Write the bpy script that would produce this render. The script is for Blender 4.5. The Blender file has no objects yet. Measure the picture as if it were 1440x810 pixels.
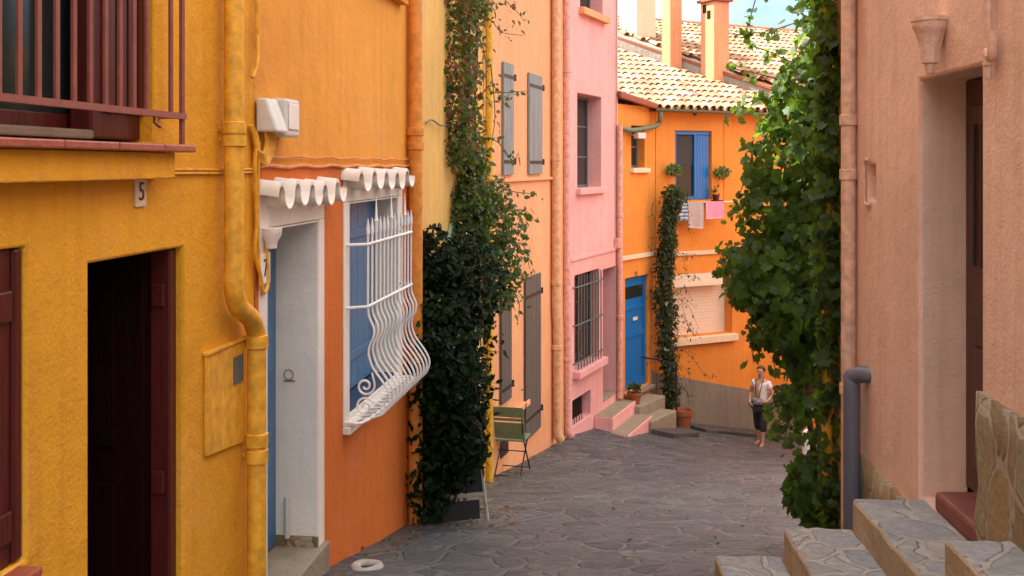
import bpy, bmesh, math, random
from mathutils import Vector, Matrix
rnd = random.Random(7)
R = math.radians
scene = bpy.context.scene
COL = scene.collection
F, CX, HY = 1500.0, 720.0, 232.0            # camera constants: focal length in photo pixels, optical centre, horizon row
def U(px): return (px - CX) / F
def at(px, py, Y): return Vector((U(px) * Y, Y, (HY - py) / F * Y))

# ------------------------------------------------------------------ ground shape
def smooth(t):
    t = max(0.0, min(1.0, t)); return t * t * (3 - 2 * t)
def x_left(y):
    if y < 13.96: return -2 + .1233 * y
    if y < 18.38: return -.279 + .28 * (y - 13.96)
    if y < 21.2: return .956 + .407 * (y - 18.38)
    return 2.09 + .64 * (y - 21.2)
def G(x, y):
    if y < 0: return -1.6 - .08 * y
    if y < 6: return -1.6 - .79 * y / 6
    base = -(1.1 + .215 * min(y, 24.5))
    if y > 24.5: base -= .03 * min(y - 24.5, 60)
    w = max(0.0, min(1.0, 1 - (x - x_left(min(y, 30))) / 3.0))
    return base + .5 * smooth((y - 13) / 8.0) * w

# ------------------------------------------------------------------ materials
def newmat(name):
    m = bpy.data.materials.new(name); m.use_nodes = True
    nt = m.node_tree; b = nt.nodes['Principled BSDF']
    return m, nt, b
def N(nt, t, **kw):
    n = nt.nodes.new(t)
    for k, v in kw.items():
        if k in n.inputs: n.inputs[k].default_value = v
        else: setattr(n, k, v)
    return n
def ramp(nt, fac, stops):
    r = nt.nodes.new('ShaderNodeValToRGB'); e = r.color_ramp.elements
    while len(e) < len(stops): e.new(.5)
    for i, (p, c) in enumerate(stops):
        e[i].position = p; e[i].color = (c[0], c[1], c[2], 1) if not isinstance(c, (int, float)) else (c, c, c, 1)
    nt.links.new(fac, r.inputs[0]); return r.outputs[0]
def mixc(nt, fac, a, b, mode='MIX'):
    m = nt.nodes.new('ShaderNodeMix'); m.data_type = 'RGBA'; m.blend_type = mode
    for sock, v in ((m.inputs[0], fac), (m.inputs[6], a), (m.inputs[7], b)):
        if isinstance(v, (int, float)): sock.default_value = v
        elif isinstance(v, (tuple, list)): sock.default_value = (v[0], v[1], v[2], 1)
        else: nt.links.new(v, sock)
    return m.outputs[2]
def pos(nt): return nt.nodes.new('ShaderNodeTexCoord').outputs['Object']
def scaled(nt, v, sc):
    m = nt.nodes.new('ShaderNodeMapping'); m.inputs['Scale'].default_value = sc; nt.links.new(v, m.inputs[0]); return m.outputs[0]
def noise(nt, v, scale, detail=4, rough=.55):
    n = nt.nodes.new('ShaderNodeTexNoise'); n.inputs['Scale'].default_value = scale
    n.inputs['Detail'].default_value = detail; n.inputs['Roughness'].default_value = rough
    nt.links.new(v, n.inputs['Vector']); return n.outputs['Fac']
def bump(nt, b, h, strength, dist):
    n = nt.nodes.new('ShaderNodeBump'); n.inputs['Strength'].default_value = strength; n.inputs['Distance'].default_value = dist
    nt.links.new(h, n.inputs['Height']); nt.links.new(n.outputs[0], b.inputs['Normal'])
def dk(c, f): return tuple(x * f for x in c)

def stucco(name, c, dirt=.35, bs=.5, grain=70, stain=None):
    """painted render: large tonal drift, rain streaks, hand-trowelled lumps and fine grain"""
    m, nt, b = newmat(name); p = pos(nt)
    big = ramp(nt, noise(nt, p, .9, 5), [(.3, dk(c, .80)), (.7, dk(c, 1.09))])
    mid = ramp(nt, noise(nt, p, 5, 6, .65), [(.38, 0.0), (.72, 1.0)])
    col = mixc(nt, mid, big, dk(c, .9))
    patch = ramp(nt, noise(nt, scaled(nt, p, (1, 1, .8)), 1.7, 7, .72), [(.55, 0.0), (.585, .6)])
    col = mixc(nt, patch, col, (c[0] * .90 + .03, c[1] * .88 + .03, c[2] * .9 + .03))
    streak = ramp(nt, noise(nt, scaled(nt, p, (6, 6, .35)), 1.6, 6, .65), [(.48, 0.0), (.74, 1.0)])
    mt = nt.nodes.new('ShaderNodeMath'); mt.operation = 'MULTIPLY'; mt.inputs[1].default_value = dirt
    nt.links.new(streak, mt.inputs[0])
    st = stain or (c[0] * .55, c[1] * .5, c[2] * .6 + .01)
    col = mixc(nt, mt.outputs[0], col, st)
    spots = ramp(nt, noise(nt, p, 19, 3, .7), [(.70, 0.0), (.76, 1.0)])
    ms = nt.nodes.new('ShaderNodeMath'); ms.operation = 'MULTIPLY'; ms.inputs[1].default_value = dirt * .7
    nt.links.new(spots, ms.inputs[0])
    col = mixc(nt, ms.outputs[0], col, dk(c, .6))
    nt.links.new(col, b.inputs['Base Color'])
    b.inputs['Roughness'].default_value = .85; b.inputs['Specular IOR Level'].default_value = .25
    n1 = noise(nt, p, grain, 5, .65); n2 = noise(nt, p, 7, 4, .6)
    a = nt.nodes.new('ShaderNodeMath'); a.operation = 'MULTIPLY_ADD'; a.inputs[1].default_value = .35
    nt.links.new(n1, a.inputs[0]); nt.links.new(n2, a.inputs[2])
    bump(nt, b, a.outputs[0], bs, .03)
    return m
def paint(name, c, rough=.45, var=.15, bs=.12, metal=0.0, scale=14):
    m, nt, b = newmat(name); p = pos(nt)
    n = noise(nt, p, scale, 6, .65)
    nt.links.new(ramp(nt, n, [(.3, dk(c, 1 - var)), (.7, dk(c, 1 + var * .5))]), b.inputs['Base Color'])
    nt.links.new(ramp(nt, n, [(.2, rough * .8), (.8, min(1, rough * 1.3))]), b.inputs['Roughness'])
    b.inputs['Metallic'].default_value = metal
    bump(nt, b, noise(nt, p, scale * 5, 3), bs, .01)
    return m
def wood(name, c, rough=.5, axis='Z'):
    m, nt, b = newmat(name); p = pos(nt)
    s = {'Z': (14, 14, .8), 'X': (.8, 14, 14)}[axis]
    n = noise(nt, scaled(nt, p, s), 3, 6, .6)
    nt.links.new(ramp(nt, n, [(.25, dk(c, .6)), (.75, dk(c, 1.2))]), b.inputs['Base Color'])
    b.inputs['Roughness'].default_value = rough
    bump(nt, b, n, .25, .01)
    return m
def stones(name, cols, mortar, scale, edge=.05, stretch=(1, 1, 1), bs=.6, warp=.35, rough=.7, fade=.5, soft=.03):
    """irregular stones in mortar"""
    m, nt, b = newmat(name); p = pos(nt)
    nz = nt.nodes.new('ShaderNodeTexNoise'); nz.inputs['Scale'].default_value = 2.2; nz.inputs['Detail'].default_value = 4
    nt.links.new(p, nz.inputs['Vector'])
    va = nt.nodes.new('ShaderNodeVectorMath'); va.operation = 'MULTIPLY_ADD'
    va.inputs[1].default_value = (warp, warp, warp); nt.links.new(nz.outputs['Color'], va.inputs[0]); nt.links.new(p, va.inputs[2])
    v = scaled(nt, va.outputs[0], stretch)
    d = nt.nodes.new('ShaderNodeTexVoronoi'); d.feature = 'DISTANCE_TO_EDGE'; d.inputs['Scale'].default_value = scale; nt.links.new(v, d.inputs['Vector'])
    f1 = nt.nodes.new('ShaderNodeTexVoronoi'); f1.inputs['Scale'].default_value = scale; nt.links.new(v, f1.inputs['Vector'])
    sep = nt.nodes.new('ShaderNodeSeparateColor'); nt.links.new(f1.outputs['Color'], sep.inputs[0])
    k = len(cols)
    cell = ramp(nt, sep.outputs[0], [(i / max(1, k - 1), c) for i, c in enumerate(cols)])
    fine = ramp(nt, noise(nt, p, 26, 6, .7), [(.3, .55), (.7, 1.15)])
    cell = mixc(nt, .75, cell, fine, 'MULTIPLY')
    layer = ramp(nt, noise(nt, scaled(nt, p, (1.5, 4, 4)), 3, 6, .7), [(.35, .65), (.65, 1.1)])
    cell = mixc(nt, .4, cell, layer, 'MULTIPLY')
    ewob = nt.nodes.new('ShaderNodeMath'); ewob.operation = 'MULTIPLY_ADD'; ewob.inputs[1].default_value = .09; ewob.inputs[2].default_value = -.045
    nt.links.new(noise(nt, p, 6, 5, .7), ewob.inputs[0])
    ds = nt.nodes.new('ShaderNodeMath'); ds.operation = 'ADD'; nt.links.new(d.outputs[0], ds.inputs[0]); nt.links.new(ewob.outputs[0], ds.inputs[1])
    mask = ramp(nt, ds.outputs[0], [(edge, 0.0), (edge + soft, 1.0)])
    worn = ramp(nt, noise(nt, p, .8, 4), [(.35, fade), (.65, 1.0)])
    mort = mixc(nt, worn, cols[0], mortar)
    mort = mixc(nt, .5, mort, fine, 'MULTIPLY')
    nt.links.new(mixc(nt, mask, mort, cell), b.inputs['Base Color'])
    nt.links.new(ramp(nt, noise(nt, p, 9, 5), [(.3, rough - .2), (.7, min(1, rough + .15))]), b.inputs['Roughness'])
    hh = nt.nodes.new('ShaderNodeMath'); hh.operation = 'MULTIPLY_ADD'; hh.inputs[1].default_value = .6
    nt.links.new(mask, hh.inputs[0]); nt.links.new(noise(nt, scaled(nt, p, (2, 3.5, 3.5)), 5, 7, .7), hh.inputs[2])
    bump(nt, b, hh.outputs[0], bs, .03)
    return m
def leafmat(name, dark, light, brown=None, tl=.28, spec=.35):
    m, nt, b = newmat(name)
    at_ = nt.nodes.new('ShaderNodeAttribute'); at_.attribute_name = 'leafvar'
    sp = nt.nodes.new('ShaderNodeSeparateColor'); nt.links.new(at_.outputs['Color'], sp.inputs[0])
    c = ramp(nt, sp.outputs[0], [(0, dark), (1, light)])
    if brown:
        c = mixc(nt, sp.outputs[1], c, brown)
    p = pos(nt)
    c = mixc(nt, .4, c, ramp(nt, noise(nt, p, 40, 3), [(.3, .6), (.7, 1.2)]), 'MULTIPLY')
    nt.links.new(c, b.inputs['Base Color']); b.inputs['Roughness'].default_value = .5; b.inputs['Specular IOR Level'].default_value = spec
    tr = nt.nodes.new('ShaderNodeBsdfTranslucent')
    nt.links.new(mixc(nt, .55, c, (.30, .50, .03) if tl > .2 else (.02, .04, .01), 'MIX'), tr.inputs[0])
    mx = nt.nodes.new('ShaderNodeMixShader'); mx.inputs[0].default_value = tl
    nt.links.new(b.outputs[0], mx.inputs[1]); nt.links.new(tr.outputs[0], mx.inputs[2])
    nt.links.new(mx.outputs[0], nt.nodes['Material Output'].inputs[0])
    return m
def glass(name, c=(.02, .025, .025)):
    m, nt, b = newmat(name); b.inputs['Base Color'].default_value = (*c, 1)
    b.inputs['Roughness'].default_value = .12; b.inputs['Specular IOR Level'].default_value = .3
    return m
def cloth(name, c, stripe=None):
    m, nt, b = newmat(name); p = pos(nt); col = None
    if stripe:
        w = nt.nodes.new('ShaderNodeTexWave'); w.bands_direction = 'Z'; w.inputs['Scale'].default_value = 4.2; w.inputs['Distortion'].default_value = .4
        nt.links.new(p, w.inputs['Vector'])
        col = mixc(nt, ramp(nt, w.outputs['Fac'], [(.45, 0.0), (.55, 1.0)]), c, stripe)
    else:
        col = ramp(nt, noise(nt, p, 12, 4), [(.3, dk(c, .9)), (.7, dk(c, 1.05))])
    nt.links.new(col, b.inputs['Base Color']); b.inputs['Roughness'].default_value = .9
    bump(nt, b, noise(nt, p, 60, 3), .2, .01)
    return m

M = {}
YEL = (.82, .375, .022)
M['yellow'] = stucco('yellow_render', YEL, .32, .55, 60)
M['yellow_paint'] = paint('yellow_paint', (.78, .385, .028), .5, .38)
M['golden'] = stucco('golden_render', (.80, .335, .045), .3, .45, 60)
M['orange'] = stucco('orange_render', (.66, .165, .025), .25, .4, 60)
M['orange_paint'] = paint('orange_paint', (.70, .25, .03), .5, .38)
M['pale'] = stucco('ochre_render', (.75, .43, .12), .5, .5, 60)
M['pale_paint'] = paint('ochre_paint', (.74, .40, .03), .5, .38)
M['peach'] = stucco('peach_render', (.82, .375, .175), .35, .4, 60)
M['peach_paint'] = paint('peach_paint', (.76, .40, .20), .5, .38)
M['pink'] = stucco('pink_render', (.80, .40, .365), .3, .4, 60)
M['pink_paint'] = paint('pink_paint', (.74, .36, .28), .5, .38)
M['tanger'] = stucco('tangerine_render', (.74, .27, .045), .25, .35, 60)
M['salmon'] = stucco('salmon_render', (.80, .54, .42), .45, .5, 55, stain=(.52, .32, .2))
M['salmon_paint'] = paint('salmon_paint', (.70, .44, .31), .5, .38)
M['white'] = stucco('white_render', (.85, .79, .70), .2, .3, 60)
M['white_paint'] = paint('white_paint', (.80, .78, .74), .4, .1)
M['chim'] = stucco('chimney_render', (.70, .31, .15), .4, .5, 50)
M['cream'] = stucco('cream_render', (.78, .62, .42), .3, .4, 60)
M['greyrender'] = stucco('grey_cement', (.25, .215, .16), .5, .5, 50)
M['maroon'] = wood('maroon_wood', (.085, .012, .010), .4)
M['maroon_shade'] = wood('shaded_maroon_wood', (.014, .0025, .0025), .75)  # maroon door leaf painted near black for the shade inside the doorway
M['maroon_rail'] = paint('maroon_metal', (.27, .075, .05), .5, .25)  # railing metal, a lighter red-brown than the woodwork
M['brownwood'] = wood('brown_wood', (.07, .017, .010), .4)
M['redtile'] = paint('red_tile', (.36, .085, .045), .4, .35, .3)
M['blue'] = paint('blue_paint', (.0, .15, .45), .35, .2)
M['blue_dull'] = paint('dull_blue_paint', (.07, .19, .36), .45, .25)
M['navy'] = paint('navy_paint', (.02, .05, .11), .45, .2)
M['grey_blue'] = wood('grey_shutter', (.24, .25, .24), .7)
M['brown_grey'] = wood('brown_grey_shutter', (.105, .085, .07), .7)
M['iron'] = paint('black_iron', (.015, .015, .015), .5, .2)
M['greyiron'] = paint('grey_iron', (.10, .12, .11), .5, .3)
M['glass'] = glass('dark_glass')
M['dark'] = paint('interior_shade', (.02, .014, .01), .9, .2)  # near-black paint standing for the shade inside openings
M['pvc'] = paint('grey_pvc', (.12, .12, .155), .4, .1)
M['plastic'] = paint('pale_plastic', (.62, .60, .55), .45, .1)
M['greengutter'] = paint('olive_gutter', (.13, .16, .085), .5, .25)
M['slate_step'] = stones('slate_steps', [(.34, .355, .36), (.39, .395, .385), (.30, .315, .32), (.40, .38, .34)], (.44, .40, .33), 4.2, .045, bs=.9, warp=.3, fade=.5)
M['greystep'] = stucco('grey_stone_step', (.30, .25, .175), .5, .6, 40)
M['pave'] = stones('slate_paving', [(.050, .065, .074), (.078, .095, .104), (.038, .050, .059), (.102, .114, .113), (.058, .072, .080)], (.150, .162, .158), 3.3, .04, stretch=(1, .95, 1), bs=1.0, warp=.2, fade=.12, rough=.52, soft=.035)
M['darkslab'] = stones('dark_slab', [(.06, .058, .06), (.08, .075, .07)], (.10, .09, .08), 1.2, .03, warp=.4)
M['cladding'] = stones('stone_cladding', [(.36, .26, .12), (.45, .35, .21), (.27, .19, .09), (.42, .28, .12), (.34, .29, .20)], (.44, .36, .25), 4.6, .05, stretch=(1, 1.5, .6), bs=1.0, warp=.3, fade=.9)
M['tile'] = None
M['mortar'] = stucco('roof_mortar', (.38, .33, .26), .5, .8, 40)
M['sillred'] = paint('worn_red_sill', (.20, .06, .04), .6, .35)
M['tancement'] = stucco('tan_cement', (.42, .32, .20), .5, .9, 30)
M['terracotta'] = paint('terracotta', (.30, .085, .035), .7, .25)
M['soil'] = paint('dry_soil', (.05, .035, .02), .95, .4)
M['earth'] = stucco('dry_earth', (.22, .17, .10), .6, .6, 8)
M['hill'] = stucco('hazy_scrub', (.10, .15, .17), .3, .5, .01)  # scrub tinted blue, distance haze put into the colour
M['greenpaint'] = paint('faded_green_paint', (.16, .22, .13), .5, .3)
M['greendark'] = paint('green_arch_paint', (.22, .32, .20), .5, .3)
M['blackboard'] = paint('blackboard', (.012, .012, .014), .7, .2)
M['maroon_shade'].node_tree.nodes['Principled BSDF'].inputs['Specular IOR Level'].default_value = .04
M['dark'].node_tree.nodes['Principled BSDF'].inputs['Specular IOR Level'].default_value = .04
M['maroon'].node_tree.nodes['Principled BSDF'].inputs['Specular IOR Level'].default_value = .25
M['pier'] = stucco('shaded_ochre', (.40, .20, .035), .6, .6, 50)  # weathered ochre, darkened further to paint in the pier's dim light
M['dull_white'] = paint('dull_white', (.40, .37, .32), .7, .3)
M['stem'] = wood('vine_stem', (.12, .07, .035), .8)
M['stem_pale'] = wood('pale_stem', (.36, .32, .26), .8)
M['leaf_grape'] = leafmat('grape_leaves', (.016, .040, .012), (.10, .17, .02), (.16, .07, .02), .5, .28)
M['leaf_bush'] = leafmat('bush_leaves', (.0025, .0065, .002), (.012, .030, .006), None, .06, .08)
M['leaf_creeper'] = leafmat('creeper_leaves', (.016, .038, .010), (.095, .14, .025), (.21, .055, .02))
M['leaf_jas'] = leafmat('jasmine_leaves', (.018, .03, .012), (.05, .07, .022), (.3, .3, .22))
M['leaf_ball'] = leafmat('pot_leaves', (.06, .12, .03), (.14, .24, .06))
M['skin'] = paint('skin', (.50, .27, .18), .5, .08)
M['hair'] = paint('dark_hair', (.05, .018, .012), .5, .2)
M['shirt'] = cloth('white_shirt', (.80, .74, .72))
M['trousers'] = cloth('dark_trousers', (.025, .022, .025))
M['bagcloth'] = cloth('grey_bag', (.22, .22, .22))
M['sandal'] = paint('sandal', (.16, .08, .05), .6, .1)
M['towel_grey'] = cloth('grey_towel', (.42, .34, .32)); M['towel_pink'] = cloth('pink_towel', (.75, .26, .38)); M['towel_rim'] = cloth('pale_rim', (.8, .6, .62))
M['towel_blue'] = cloth('striped_towel', (.60, .62, .66), (.12, .20, .36))
M['ink'] = paint('dark_ink', (.03, .03, .04), .6, .05)
M['blind'] = paint('cream_blind', (.72, .60, .47), .5, .06)
M['room'] = paint('dim_room', (.045, .042, .04), .9, .2)

def tilemat():
    m, nt, b = newmat('roof_tiles')
    a = nt.nodes.new('ShaderNodeAttribute'); a.attribute_name = 'leafvar'
    sp = nt.nodes.new('ShaderNodeSeparateColor'); nt.links.new(a.outputs['Color'], sp.inputs[0])
    c = ramp(nt, sp.outputs[0], [(0, (.20, .08, .045)), (.35, (.33, .15, .075)), (.7, (.42, .24, .13)), (1, (.48, .34, .22))])
    p = pos(nt)
    c = mixc(nt, .5, c, ramp(nt, noise(nt, p, 18, 6, .7), [(.3, .55), (.7, 1.15)]), 'MULTIPLY')
    nt.links.new(c, b.inputs['Base Color']); b.inputs['Roughness'].default_value = .85
    bump(nt, b, noise(nt, p, 40, 4), .4, .02)
    return m
M['tile'] = tilemat()

# ------------------------------------------------------------------ mesh helpers
class MB:
    def __init__(s): s.v = []; s.f = []; s.c = []; s.cur = (1, 0, 0)
    def add(s, vs, fs):
        k = len(s.v); s.v += [tuple(v) for v in vs]; s.c += [s.cur] * len(vs)
        s.f += [tuple(i + k for i in f) for f in fs]
    def hexa(s, p):     # 8 corners: bottom ring 4, top ring 4
        s.add(p, [(3, 2, 1, 0), (4, 5, 6, 7), (0, 1, 5, 4), (1, 2, 6, 5), (2, 3, 7, 6), (3, 0, 4, 7)])
    def box(s, c, size, rot=None):
        c = Vector(c); h = Vector(size) * .5
        ps = [Vector((x, y, z)) for z in (-h.z, h.z) for x, y in ((-h.x, -h.y), (h.x, -h.y), (h.x, h.y), (-h.x, h.y))]
        if rot is not None: ps = [rot @ p for p in ps]
        s.hexa([c + p for p in ps])
    def wbox(s, W, s0, s1, h0, h1, o0, o1):
        s.hexa([W.P(a, h, o) for h in (h0, h1) for a, o in ((s0, o1), (s1, o1), (s1, o0), (s0, o0))])
    def prism(s, poly, vec):    # polygon (3D points) extruded by vec
        n = len(poly); vec = Vector(vec)
        vs = [Vector(p) for p in poly] + [Vector(p) + vec for p in poly]
        s.add(vs, [tuple(range(n - 1, -1, -1)), tuple(range(n, 2 * n))] + [(i, (i + 1) % n, n + (i + 1) % n, n + i) for i in range(n)])
    def tube(s, pts, r, seg=8, caps=True):
        pts = [Vector(p) for p in pts]; n = len(pts)
        rs = r if isinstance(r, (list, tuple)) else [r] * n
        t = (pts[1] - pts[0]).normalized()
        a = t.orthogonal().normalized(); vs = []; fs = []
        for i, p in enumerate(pts):
            if i == 0: tt = pts[1] - pts[0]
            elif i == n - 1: tt = pts[-1] - pts[-2]
            else: tt = (pts[i + 1] - p).normalized() + (p - pts[i - 1]).normalized()
            if tt.length < 1e-9: tt = t
            tt.normalize(); a = (a - tt * a.dot(tt))
            if a.length < 1e-6: a = tt.orthogonal()
            a.normalize(); bb = tt.cross(a); t = tt
            for k in range(seg):
                w = 2 * math.pi * k / seg
                vs.append(p + (a * math.cos(w) + bb * math.sin(w)) * rs[i])
        for i in range(n - 1):
            for k in range(seg):
                k2 = (k + 1) % seg
                fs.append((i * seg + k, i * seg + k2, (i + 1) * seg + k2, (i + 1) * seg + k))
        if caps: fs += [tuple(range(seg - 1, -1, -1)), tuple((n - 1) * seg + k for k in range(seg))]
        s.add(vs, fs)
    def lathe(s, c, prof, seg=16):  # prof: (r, z) list
        c = Vector(c); vs = []; fs = []
        for r, z in prof:
            for k in range(seg):
                w = 2 * math.pi * k / seg; vs.append(c + Vector((r * math.cos(w), r * math.sin(w), z)))
        for i in range(len(prof) - 1):
            for k in range(seg):
                k2 = (k + 1) % seg; fs.append((i * seg + k, i * seg + k2, (i + 1) * seg + k2, (i + 1) * seg + k))
        s.add(vs, fs + [tuple(range(seg - 1, -1, -1)), tuple((len(prof) - 1) * seg + k for k in range(seg))])
    def build(s, name, m, parent=None, smooth=False, bevel=0, weld=False, seg=2, attr=False):
        me = bpy.data.meshes.new(name); me.from_pydata(s.v, [], s.f); me.update()
        if attr:
            ca = me.color_attributes.new('leafvar', 'FLOAT_COLOR', 'POINT')
            ca.data.foreach_set('color', [x for c in s.c for x in (c[0], c[1], c[2], 1)])
        if weld:
            bm = bmesh.new(); bm.from_mesh(me); bmesh.ops.remove_doubles(bm, verts=bm.verts, dist=1e-4)
            bmesh.ops.recalc_face_normals(bm, faces=bm.faces); bm.to_mesh(me); bm.free()
        me.materials.append(M[m] if isinstance(m, str) else m)
        o = bpy.data.objects.new(name, me); COL.objects.link(o)
        if smooth:
            for p in me.polygons: p.use_smooth = True
            if smooth != 'all': me.set_sharp_from_angle(angle=R(40))
        if bevel:
            b = o.modifiers.new('bevel', 'BEVEL'); b.width = bevel; b.segments = seg; b.limit_method = 'ANGLE'; b.angle_limit = R(40)
            b.harden_normals = False
        if parent is not None: child(o, parent)
        return o
def child(o, parent):
    o.parent = parent; o.matrix_parent_inverse = WM(parent).inverted()
def WM(o):
    m = o.matrix_basis.copy()
    if o.parent: m = WM(o.parent) @ o.matrix_parent_inverse @ m
    return m
def tag(o, label=None, cat=None, group=None, kind=None):
    if label: o['label'] = label
    if cat: o['category'] = cat
    if group: o['group'] = group
    if kind: o['kind'] = kind
    return o
def thing(name, loc, label, cat, group=None):
    o = bpy.data.objects.new(name, None); COL.objects.link(o); o.location = loc; o.empty_display_size = .2
    return tag(o, label, cat, group)
class Wall:
    """a vertical facade plane: s runs along it, h is height, o is distance out from it"""
    def __init__(s, x, y, dx, dy, side=1):
        l = math.hypot(dx, dy); s.p = Vector((x, y, 0)); s.d = Vector((dx / l, dy / l, 0))
        s.n = Vector((s.d.y, -s.d.x, 0)) * side; s.side = side
    def P(s, a, h, o=0): return s.p + s.d * a + s.n * o + Vector((0, 0, h))
    def s_(s, px, o=0):
        u = U(px); q = s.p + s.n * o
        return (u * q.y - q.x) / (s.d.x - u * s.d.y)
    def h_(s, px, py, o=0):
        return (HY - py) / F * s.P(s.s_(px, o), 0, o).y
def facade(W, s0, s1, h0, h1, holes, name, mat, parent, ends=True, depth=5.0, top=True, bevel=.012, o=0.0):
    """a wall sheet with recessed openings (s0,s1,h0,h1,recess), closed into a hollow block behind"""
    mb = MB()
    ss = sorted(set([s0, s1] + [x for q in holes for x in q[:2]])); hs = sorted(set([h0, h1] + [x for q in holes for x in q[2:4]]))
    ss = [x for x in ss if s0 <= x <= s1]; hs = [x for x in hs if h0 <= x <= h1]
    for i in range(len(ss) - 1):
        for j in range(len(hs) - 1):
            cs, ch = (ss[i] + ss[i + 1]) / 2, (hs[j] + hs[j + 1]) / 2
            if any(q[0] < cs < q[1] and q[2] < ch < q[3] for q in holes): continue
            mb.add([W.P(ss[i], hs[j], o), W.P(ss[i + 1], hs[j], o), W.P(ss[i + 1], hs[j + 1], o), W.P(ss[i], hs[j + 1], o)], [(0, 1, 2, 3)])
    for q in holes:
        a, b_, c, d, r = q[:5]; c = max(c, h0); d = min(d, h1)
        gs = [x for x in ss if a <= x <= b_]; gh = [x for x in hs if c <= x <= d]
        for k in range(len(gh) - 1):
            for e in (a, b_):
                mb.add([W.P(e, gh[k], o), W.P(e, gh[k + 1], o), W.P(e, gh[k + 1], -r), W.P(e, gh[k], -r)], [(0, 1, 2, 3)])
        for k in range(len(gs) - 1):
            for e in (c, d):
                if e in (h0, h1): continue
                mb.add([W.P(gs[k], e, o), W.P(gs[k + 1], e, o), W.P(gs[k + 1], e, -r), W.P(gs[k], e, -r)], [(0, 1, 2, 3)])
    if ends:
        for e in (s0 + .003, s1 - .003):
            mb.add([W.P(e, h0, o), W.P(e, h1, o), W.P(e, h1, -depth), W.P(e, h0, -depth)], [(0, 1, 2, 3)])
        mb.add([W.P(s0, h0, -depth), W.P(s1, h0, -depth), W.P(s1, h1, -depth), W.P(s0, h1, -depth)], [(0, 1, 2, 3)])
    if top: mb.add([W.P(s0, h1, o), W.P(s1, h1, o), W.P(s1, h1, -depth), W.P(s0, h1, -depth)], [(0, 1, 2, 3)])
    return mb.build(name, mat, parent, smooth=True, bevel=bevel, weld=True)
def pipe(W, pts, r, name, mat, parent, collars=(), seg=12, cname='collar'):
    mb = MB(); mb.tube([W.P(*p) for p in pts], r, seg); o = mb.build(name, mat, parent, smooth=True)
    for (a, h, oo) in collars:
        c = MB(); c.tube([W.P(a, h - .035, oo), W.P(a, h - .03, oo), W.P(a, h + .03, oo), W.P(a, h + .035, oo)], [r * 1.02, r * 1.22, r * 1.22, r * 1.02], seg)
        c.tube([W.P(a, h, oo), W.P(a, h, 0)], r * .25, 6)
        c.build(cname, mat, o, smooth=True)
    return o
def curve_pts(pts, n=6):
    """Catmull-Rom through points"""
    pts = [Vector(p) for p in pts]; out = []
    q = [pts[0] * 2 - pts[1]] + pts + [pts[-1] * 2 - pts[-2]]
    for i in range(1, len(q) - 2):
        for k in range(n):
            t = k / n; a, b, c, d = q[i - 1:i + 3]
            out.append(.5 * ((2 * b) + (c - a) * t + (2 * a - 5 * b + 4 * c - d) * t * t + (3 * b - a - 3 * c + d) * t ** 3))
    out.append(pts[-1]); return out
def text(W, s, h, o, size, body, mat, parent, name='number', flip=1):
    cu = bpy.data.curves.new(name, 'FONT'); cu.body = body; cu.size = size; cu.align_x = 'CENTER'; cu.align_y = 'CENTER'; cu.extrude = .0015
    t = bpy.data.objects.new(name, cu); COL.objects.link(t)
    bpy.context.view_layer.update()
    me = bpy.data.meshes.new_from_object(t.evaluated_get(bpy.context.evaluated_depsgraph_get()))
    bpy.data.objects.remove(t); bpy.data.curves.remove(cu)
    dx = W.d * flip; m = Matrix((( dx.x, 0, W.n.x), (dx.y, 0, W.n.y), (0, 1, 0))).to_4x4(); m.translation = W.P(s, h, o)
    me.transform(m); me.materials.clear(); me.materials.append(M[mat])
    ob = bpy.data.objects.new(name, me); COL.objects.link(ob); child(ob, parent); return ob
def planks(W, s0, s1, h0, h1, o0, o1, n, name, mat, parent, gap=.004, bevel=.004):
    mb = MB(); w = (s1 - s0) / n
    for k in range(n): mb.wbox(W, s0 + w * k + gap / 2, s0 + w * (k + 1) - gap / 2, h0, h1, o0, o1)
    mb.wbox(W, s0 + .002, s1 - .002, h0 + .002, h1 - .002, o0 + .003, (o0 + o1) / 2)
    return mb.build(name, mat, parent, bevel=bevel)
def win(W, s0, s1, h0, h1, o, name, fmat, parent, nx=2, ny=2, fw=.05, gmat='glass'):
    f = MB(); e = .002
    f.wbox(W, s0, s0 + fw, h0, h1, o - .05, o); f.wbox(W, s1 - fw, s1, h0, h1, o - .05, o)
    f.wbox(W, s0 + fw, s1 - fw, h0, h0 + fw, o - .05, o - e); f.wbox(W, s0 + fw, s1 - fw, h1 - fw, h1, o - .05, o - e)
    for i in range(1, nx):
        m = s0 + (s1 - s0) * i / nx; f.wbox(W, m - fw * .5, m + fw * .5, h0 + fw, h1 - fw, o - .045, o - 2 * e)
    for j in range(1, ny):
        m = h0 + (h1 - h0) * j / ny; f.wbox(W, s0 + fw, s1 - fw, m - .015, m + .015, o - .04, o - 3 * e)
    r = f.build(name, fmat, parent, bevel=.004)
    g = MB(); g.wbox(W, s0 + fw * .5, s1 - fw * .5, h0 + fw * .5, h1 - fw * .5, o - .032, o - .026); g.build('pane', gmat, r)
    return r
def slab(W, s0, s1, h0, h1, o0, o1, name, mat, parent, bevel=.008):
    mb = MB(); mb.wbox(W, s0, s1, h0, h1, o0, o1); return mb.build(name, mat, parent, bevel=bevel)
def roof_slab(W, s0, s1, h, parent, depth=5.2, name='roof', rise=.36, over=.3):
    mb = MB()
    mb.hexa([W.P(s0, h, over), W.P(s1, h, over), W.P(s1, h + rise * depth, -depth), W.P(s0, h + rise * depth, -depth),
             W.P(s0, h + .12, over), W.P(s1, h + .12, over), W.P(s1, h + rise * depth + .12, -depth), W.P(s0, h + rise * depth + .12, -depth)])
    return mb.build(name, 'terracotta', parent)
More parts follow.
